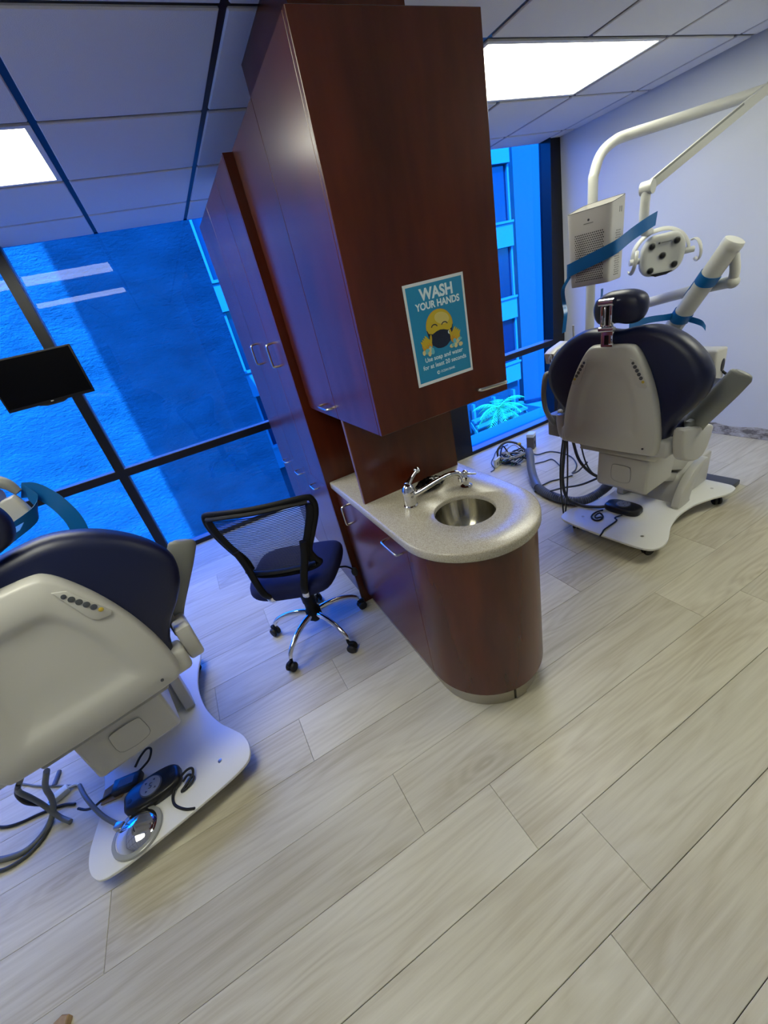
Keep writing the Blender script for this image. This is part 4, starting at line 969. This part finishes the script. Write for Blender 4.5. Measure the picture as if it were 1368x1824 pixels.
# ================================================================== FOOT CONTROLS, PEDAL, MONITOR
def foot_control(loc, rz, label, cord):
    t = empty('foot_control', loc, rz, label, 'foot control', 'black foot controls')
    o = smooth_closed([(.108, 0), (.104, .034), (.070, .056), (0, .062), (-.070, .056), (-.104, .034), (-.108, 0), (-.104, -.034), (-.070, -.056), (0, -.062), (.070, -.056), (.104, -.034)], 4)
    MB().rings([[(x * s, y * s, z) for x, y in o] for s, z in ((.95, .0), (1.0, .006), (1.0, .026), (.96, .036), (.86, .041), (.3, .041))]).obj('case', M_black, t, 50)
    MB().lathe([(.043, .040), (.043, .046), (.040, .048), (.0005, .048)], 32).obj('dial', M_greyd, t, 40)
    MB().lathe([(.0385, .0478), (.0385, .0484), (.0005, .0484)], 32).obj('dial_face', M_grey, t, 40)
    for a in (.8, 2.3, 4.0, 5.4):
        c_, s_2 = math.cos(a), math.sin(a); MB().prism([(c_ * .030, s_2 * .030), (c_ * .022 - s_2 * .005, s_2 * .022 + c_ * .005), (c_ * .022 + s_2 * .005, s_2 * .022 - c_ * .005)], 'z', .0483, .0490).obj('arrow', M_black, t, 0)
    MB().tube([(-.008, -.008, .0488), (.0, -.010, .0488), (.004, -.002, .0488), (-.004, .003, .0488), (.0, .010, .0488), (.008, .008, .0488)], .0012, 5, 3).obj('dial_mark', M_black, t, 60)
    for s in (-1, 1): MB().lathe([(.011, .040), (.009, .0425), (.002, .043)], 16, Matrix.Translation((s * .082, .006, -.001))).obj('rubber_foot_button', M_rubber, t, 40)
    return t
foot_control(at(ch1, .265, .045, .1015), math.radians(100), 'black foot control on the base plate of the right chair', None)
foot_control(at(ch2, .142, .058, .1015), math.radians(102 + 82), 'black foot control on the base plate of the left chair', None)
def cable(name, label, pts, r, m, cat='cable', group=None, sm=6, seg=8):
    o = MB().tube(pts, r, seg, sm).obj(name, m, None, 60); tag(o, label, cat, group); return o
cable('black_cord', 'black coiled cord beside the right foot control', [(2.11, 1.545, .112), (2.066, 1.565, .1065), (2.008, 1.550, .1065), (1.985, 1.509, .1065), (2.008, 1.487, .1065), (2.052, 1.501, .1065), (2.066, 1.535, .113), (2.02, 1.53, .117), (1.998, 1.51, .117), (2.03, 1.495, .115)], .0052, M_rubber)
cable('black_cord', 'black cord running from the right foot control over the plate edge', [(2.12, 1.416, .120), (2.085, 1.440, .107), (2.063, 1.414, .1065), (1.983, 1.405, .1065), (1.929, 1.399, .1065), (1.893, 1.385, .1065), (1.872, 1.383, .095)], .0048, M_rubber)
# left chair: power adapter, cords, chrome pedal
ad = empty('power_adapter', at(ch2, .262, .140, .1015), math.radians(102 + 68), 'black power adapter brick lying beside the left foot control', 'power adapter')
MB().box(-.055, .055, -.030, .030, 0, .034, .006, 2).obj('brick', M_black, ad)
MB().box(-.030, .030, -.016, .016, .0338, .0345).obj('rating_plate', M_greyd, ad, 0)
cable('adapter_cord', 'black cord looping up from the power adapter', [(-.800, 1.555, .122), (-.775, 1.585, .132), (-.740, 1.590, .150), (-.718, 1.566, .158), (-.728, 1.529, .150), (-.760, 1.520, .135), (-.785, 1.515, .128)], .0048, M_rubber)
cable('adapter_cord', 'black cord end sticking out left of the power adapter', [(-1.075, 1.598, .030), (-1.032, 1.556, .045), (-.975, 1.508, .085), (-.935, 1.495, .108), (-.885, 1.50, .112)], .0052, M_rubber)
cable('black_cord', 'black cord from the left foot control to the plate edge', [(-.640, 1.352, .120), (-.654, 1.320, .1068), (-.644, 1.283, .1068), (-.610, 1.246, .1068), (-.575, 1.226, .1068)], .0052, M_rubber)
cable('black_cord', 'bundled black cord right of the left foot control', [(-.640, 1.365, .120), (-.591, 1.385, .132), (-.566, 1.384, .130), (-.568, 1.362, .120), (-.597, 1.340, .113), (-.619, 1.326, .108), (-.588, 1.331, .110), (-.566, 1.351, .116), (-.585, 1.37, .122), (-.605, 1.352, .124)], .0050, M_rubber)
cp = empty('chrome_pedal', at(ch2, .030, .145, .1015), 0, 'round chrome foot pedal at the edge of the left base plate', 'foot pedal')
MB().lathe([(.088, 0), (.090, .004), (.088, .012), (.080, .016), (.074, .016)], 40, caps=False).lathe([(.088, 0), (.001, 0)], 40, caps=False).obj('rim', mat('clear_grey_rim', lin(150, 152, 148), 0.15), cp, 40)
MB().lathe([(.076, .012), (.074, .018), (.060, .028), (.030, .042), (.010, .047), (.0005, .048)], 48).obj('chrome_dome', M_chrome, cp, 40)
a0 = at(ch2, .030, .145, .1015)
MB().box(-.018, .018, -.014, .014, .002, .026, .005, 2, Matrix.Translation((at(ch2, .100, .195) - at(ch2, .030, .145)).to_3d()) @ Matrix.Rotation(2.6, 4, 'Z')).obj('hose_fitting', M_steel, cp)
cable('pedal_hose', 'grey hose leading to the round chrome pedal', [tuple(at(ch2, .098, .192, .116)), tuple(at(ch2, .20, .245, .125)), tuple(at(ch2, .32, .285, .135)), tuple(at(ch2, .45, .32, .10))], .0085, M_hose, 'hose')
o = MB().prism([(-.05, -.03), (.03, -.045), (.075, .0), (.02, .045), (-.04, .03)], 'z', 0, .006).obj('board_scrap', M_card, None, 0, tuple(at(ch2, .285, .195, .1015))); tag(o, 'bare brown board scrap under the left motor housing', 'board')
# monitor on a ceiling post left of the picture
mo = empty('monitor', (-.6395, 2.90, 1.65), 0, 'black flat monitor in front of the left window', 'monitor')
MB().box(-.2115, .2115, 0, .022, -.128, .131, .003, 2).obj('case', M_oblk, mo)
MB().box(-.203, .203, -.0012, .0005, -.112, .123).obj('screen', M_screen, mo, 0)
MB().prism([(-.075, -.127), (.075, -.127), (.045, -.139), (-.035, -.139)], 'y', .002, .020).obj('chin', M_oblk, mo)
MB().box(-.008, .006, -.0014, .0002, -.123, -.117).obj('maker_mark', M_grey, mo, 0)
MB().box(-.06, .06, .022, .050, -.05, .05, .004, 1).obj('mount_plate', M_oblk, mo)
MB().tube([(0, .045, 0), (-.25, .07, 0), (-.52, .075, 0), (-.56, .075, .04), (-.56, .075, .30), (-.56, .075, .789)], .018, 12, 3).obj('mount_arm', M_oblk, mo, 60)

# ---- light handle and film by the left headrest, reaching in from the left
lh = empty('light_handle', (-.86, 1.95, 1.30), 0, 'grey arm end with a knob above the left headrest', 'lamp handle')
MB().tube(wt(lh, [(-1.19, 2.945, 1.66), (-1.20, 2.50, 1.60), (-1.14, 2.08, 1.50), (-1.02, 1.99, 1.46), (-.90, 1.96, 1.43), (-.78, 1.93, 1.39), (-.70, 1.91, 1.345), (-.675, 1.90, 1.30)]), [.022, .026, .030, .030, .030, .026, .022, .014], 14, 4).obj('arm', M_grey, lh, 60)
MB().tube(wt(lh, [(-1.13, 2.06, 1.47), (-1.02, 1.97, 1.36), (-.85, 1.94, 1.325), (-.74, 1.92, 1.295)]), .034, 16, 3).obj('lower_arm', M_white, lh, 60)
MB().prism(smooth_closed([(-.036, -.055), (.026, -.050), (.034, .045), (.018, .060), (-.024, .058), (-.036, .03)], 3), 'y', -.026, .020, .008, 3, Matrix.Translation(Vector((-.700, 1.87, 1.238)) - lh.location) @ Matrix.Rotation(-.22, 4, 'Y')).obj('knob', M_white, lh)
tape('barrier_tape', 'long blue film strip arching beside the left headrest', [((-.672, 1.92, 1.30), (.5, .2, 1)), ((-.635, 1.92, 1.285), (.6, .1, 1)), ((-.60, 1.90, 1.245), (.9, 0, .6)), ((-.575, 1.88, 1.19), (1, 0, .4)), ((-.565, 1.87, 1.13), (1, 0, .1)), ((-.572, 1.86, 1.05), (1, 0, 0))], .060)
tape('barrier_tape', 'blue film strip looping under the knob at the left headrest', [((-.655, 1.90, 1.29), (.3, 0, 1)), ((-.640, 1.885, 1.25), (.6, 0, .8)), ((-.655, 1.84, 1.215), (.2, 0, 1)), ((-.72, 1.74, 1.20), (0, .1, 1)), ((-.80, 1.66, 1.175), (0, .1, 1)), ((-.88, 1.60, 1.16), (0, 0, 1))], .055)
tape('barrier_tape', 'blue film patch lying behind the left backrest top', [((-.74, 1.62, 1.235), (0, 1, .2)), ((-.70, 1.64, 1.225), (0, 1, .2)), ((-.64, 1.66, 1.235), (0, 1, .1))], .06)

# ================================================================== HOSES AND CABLES ON THE FLOOR
cable('instrument_hose', 'thin grey hose loop hanging below the right backrest', [(2.008, 1.771, .62), (2.006, 1.791, .451), (2.006, 1.796, .304), (2.007, 1.785, .153), (2.009, 1.766, .022), (2.010, 1.747, .165), (2.011, 1.741, .355), (2.02, 1.750, .62)], .0055, M_hosed, 'hose', 'hoses under the right chair')
cable('instrument_hose', 'thick grey hose dropping to the right foot control', [(2.02, 1.761, .62), (2.008, 1.774, .419), (2.007, 1.778, .308), (2.012, 1.766, .213), (2.03, 1.745, .150), (2.07, 1.715, .116), (2.085, 1.66, .110), (2.12, 1.58, .118), (2.17, 1.54, .122)], .0105, M_hosed, 'hose', 'hoses under the right chair')
cable('instrument_hose', 'grey hose from the right backrest to the motor housing, upper one', [(2.075, 1.765, .60), (2.074, 1.709, .453), (2.080, 1.631, .380), (2.10, 1.555, .345)], .0095, M_hosed, 'hose', 'hoses under the right chair')
cable('instrument_hose', 'thin grey hose from the right yoke to the motor housing', [(2.112, 1.740, .60), (2.115, 1.697, .440), (2.119, 1.647, .360), (2.124, 1.575, .330)], .0050, M_hosed, 'hose', 'hoses under the right chair')
cable('instrument_hose', 'grey hose rising from the floor bend to the right motor housing', [(2.17, 2.20, .010), (2.19, 2.10, .030), (2.110, 1.868, .173), (2.113, 1.715, .247), (2.13, 1.575, .345)], .0070, M_hosed, 'hose', 'hoses under the right chair')
cable('floor_cable', 'grey cable lying behind the corrugated conduit', [(2.292, 2.233, .007), (2.384, 2.230, .007), (2.455, 2.202, .007), (2.56, 2.17, .007)], .0060, M_hosed)
cable('floor_cable', 'grey cable looping on the floor from the cable nest', [(2.70, 2.74, .02), (2.729, 2.701, .010), (2.843, 2.664, .007), (2.868, 2.539, .007), (2.844, 2.417, .007), (2.757, 2.293, .007), (2.66, 2.221, .007), (2.56, 2.17, .03), (2.49, 2.059, .10), (2.50, 1.98, .20)], .0060, M_hosed)
cable('floor_cable', 'short grey cable with a kink beside the conduit mouth', [(2.56, 2.585, .007), (2.644, 2.549, .007), (2.719, 2.527, .007), (2.664, 2.401, .007), (2.62, 2.341, .007)], .0052, M_hosed)
cable('floor_cable', 'thin dark cable arching along the right window sill', [(2.72, 3.10, .03), (2.59, 3.12, .007), (2.459, 3.019, .007), (2.350, 2.929, .007), (2.275, 2.80, .007), (2.213, 2.778, .007)], .0045, M_hosed)
# conduit: smooth mouth piece then corrugated hose
cd = empty('floor_conduit', (2.25, 2.1, 0), 0, 'slate grey corrugated conduit curving over the floor to the right chair', 'conduit')
cpts = [(2.475, 2.560, .175), (2.431, 2.500, .150), (2.351, 2.412, .092), (2.273, 2.304, .048), (2.201, 2.192, .0355)]
MB().tube([Vector(p) - cd.location for p in cpts], .0335, 20, 5).obj('smooth_sleeve', M_cond, cd, 60)
cp2 = [(2.201, 2.192, .0355), (2.171, 2.085, .035), (2.164, 1.960, .035), (2.189, 1.857, .035), (2.255, 1.801, .035), (2.34, 1.775, .050), (2.385, 1.738, .10), (2.37, 1.699, .16), (2.33, 1.67, .30), (2.31, 1.70, .42), (2.32, 1.74, .52)]
# resample and ripple the radius
P_ = [Vector(p) - cd.location for p in cp2]; Q_ = []
for i in range(len(P_) - 1):
    p0 = P_[i - 1] if i else P_[0] * 2 - P_[1]; p3 = P_[i + 2] if i + 2 < len(P_) else P_[-1] * 2 - P_[-2]; p1, p2 = P_[i], P_[i + 1]
    for k_ in range(28):
        t = k_ / 28; Q_.append(0.5 * ((2 * p1) + (p2 - p0) * t + (2 * p0 - 5 * p1 + 4 * p2 - p3) * t * t + (3 * p1 - p0 - 3 * p2 + p3) * t ** 3))
MB().tube(Q_, [(.0335 if (i // 2) % 2 else .0285) for i in range(len(Q_))], 16).obj('corrugated_hose', M_cond, cd, 30)
# cable nest by the right window
cols = [(M_hosed, 'grey'), (M_rubber, 'black'), (mat('white_wire', lin(205, 210, 205), .5), 'white'), (mat('green_wire', lin(70, 110, 70), .5), 'green'), (mat('beige_wire', lin(190, 180, 150), .5), 'beige')]
rr = random.Random(21)
MC = Vector((2.52, 2.80, .05))
spec = [(0, .0105, 'thick grey tube arching over the cable nest by the window'), (1, .0070, 'black tangled tube in the cable nest by the window'), (1, .0060, 'black looped lead low in the cable nest'), (2, .0050, 'white wire looped at the front of the cable nest'), (2, .0045, 'white wire crossing the middle of the cable nest'), (3, .0048, 'green wire coiled inside the cable nest'), (0, .0060, 'grey lead coiled inside the cable nest'), (4, .0050, 'beige wire ending at the conduit mouth'), (4, .0042, 'beige wire draped over the cable nest'), (1, .0050, 'thin black lead on top of the cable nest'), (2, .0042, 'thin white wire trailing from the cable nest')]
for i, (ci, r, lab) in enumerate(spec):
    pts = []; a0_ = rr.uniform(0, 6.28); n = 9
    for j in range(n):
        a = a0_ + j * rr.uniform(.6, .95); rad = rr.uniform(.06, .15)
        pts.append((MC.x + math.cos(a) * rad * 1.15, MC.y + math.sin(a) * rad, max(r + .002, rr.uniform(.0, .13) * (1 - (j % 3) * .3))))
    pts[-1] = (2.462 + rr.uniform(-.015, .015), 2.548 + rr.uniform(-.01, .02), .172 + rr.uniform(-.012, .012))
    if i == 0: pts = [(2.44, 2.93, .012), (2.46, 2.95, .10), (2.54, 2.92, .155), (2.60, 2.84, .14), (2.61, 2.74, .09), (2.56, 2.64, .13), (2.475, 2.56, .172)]
    cable('nest_wire', lab, pts, r, cols[ci][0], 'wire', 'tangled wires by the right window')
o = MB().ell((0, 0, 0), (.018, .018, .016), 12, 8).obj('wire_nut', M_yellow, None, 60, (2.585, 2.79, .150)); tag(o, 'yellow wire connector on top of the cable nest', 'connector')
jb = empty('junction_box', (2.83, 2.885, 0), .5, 'upright grey junction box with a pale top behind the cable nest', 'junction box')
MB().box(-.042, .042, -.035, .035, 0.001, .125, .004, 1).obj('box', mat('brown_grey_metal', lin(96, 92, 90), .5), jb)
MB().box(-.044, .044, -.037, .037, .125, .160, .004, 1).obj('cap', mat('pale_blue_cap', lin(215, 225, 230), .4), jb)
MB().lathe([(.016, 0), (.016, .004), (.010, .005)], 16, Matrix.Translation((-.005, -.0352, .065)) @ Matrix.Rotation(PI / 2, 4, 'X')).obj('knockout', M_black, jb)
ob = empty('outlet_plate', (2.34, 2.83, 0.0), .35, 'white outlet plate lying left in the cable nest', 'outlet')
MB().box(-.05, .05, -.012, .012, .002, .085, .003, 1).obj('plate', cols[2][0], ob)
MB().box(-.03, -.005, -.0135, -.0115, .025, .055).obj('socket', M_grey, ob, 0)
MB().box(.008, .033, -.0135, -.0115, .025, .055).obj('socket', M_grey, ob, 0)
# left floor cables
cable('floor_hose', 'thick grey hose curving out from under the left chair', [(-1.397, 1.598, .012), (-1.338, 1.569, .012), (-1.269, 1.555, .012), (-1.220, 1.583, .012), (-1.191, 1.624, .020), (-1.163, 1.643, .060), (-1.139, 1.641, .120), (-1.115, 1.628, .200), (-1.05, 1.593, .30)], .0115, M_hose, 'hose', 'hoses under the left chair')
cable('floor_hose', 'thinner grey hose beside the thick one at the left edge', [(-1.383, 1.543, .009), (-1.327, 1.525, .009), (-1.265, 1.530, .009), (-1.217, 1.565, .009), (-1.196, 1.620, .009), (-1.199, 1.665, .012)], .0075, M_hosed, 'hose', 'hoses under the left chair')
cable('floor_cable', 'black cable lying on the floor at the left edge', [(-1.444, 1.769, .007), (-1.384, 1.731, .007), (-1.324, 1.713, .007), (-1.266, 1.706, .007), (-1.206, 1.695, .007), (-1.157, 1.682, .007), (-1.108, 1.653, .007)], .0062, M_rubber)
cable('floor_hose', 'pair of grey hoses dropping to the floor under the left chair, upper one', [(-1.13, 1.60, .32), (-1.185, 1.626, .250), (-1.192, 1.648, .170), (-1.188, 1.655, .100), (-1.173, 1.639, .050), (-1.150, 1.613, .016), (-1.110, 1.572, .012)], .0105, M_hose, 'hose', 'hoses under the left chair')
cable('floor_hose', 'short black hose below the grey ones under the left chair', [(-1.15, 1.60, .30), (-1.209, 1.643, .220), (-1.217, 1.650, .160), (-1.213, 1.666, .110), (-1.205, 1.679, .075)], .0085, M_rubber, 'hose', 'hoses under the left chair')
cable('floor_cable', 'thin slate grey cable standing behind the left hoses', [(-1.212, 1.891, .010), (-1.217, 1.854, .010), (-1.223, 1.819, .010)], .0090, M_cond)
cable('floor_cable', 'thin grey cable lying across the floor behind the left hoses', [(-1.391, 1.947, .006), (-1.303, 1.874, .006), (-1.198, 1.804, .006), (-1.101, 1.741, .006)], .0045, M_hose)
pg = empty('white_plug', (-1.175, 1.745, 0), .4, 'white plug lying among the hoses under the left chair', 'plug')
MB().box(-.03, .03, -.02, .02, .001, .03, .007, 2).obj('plug_body', cols[2][0], pg)
MB().tube([(.028, 0, .015), (.06, -.02, .012), (.07, -.07, .010)], .006, 8, 4).obj('plug_lead', cols[2][0], pg)
for s in (-1, 1): MB().box(-.052, -.029, s * .008 - .003, s * .008 + .003, .013, .017).obj('pin', M_steel, pg, 0)
# small tan offcut at the very bottom edge
o = MB().prism([(-.022, -.015), (.018, -.020), (.024, .010), (.004, .020), (-.018, .014)], 'z', 0, .026, .003, 1).obj('wood_offcut', M_tan, None, 0, (-1.020, .897, 0.0)); tag(o, 'small tan wood offcut at the bottom edge of the photo', 'offcut')
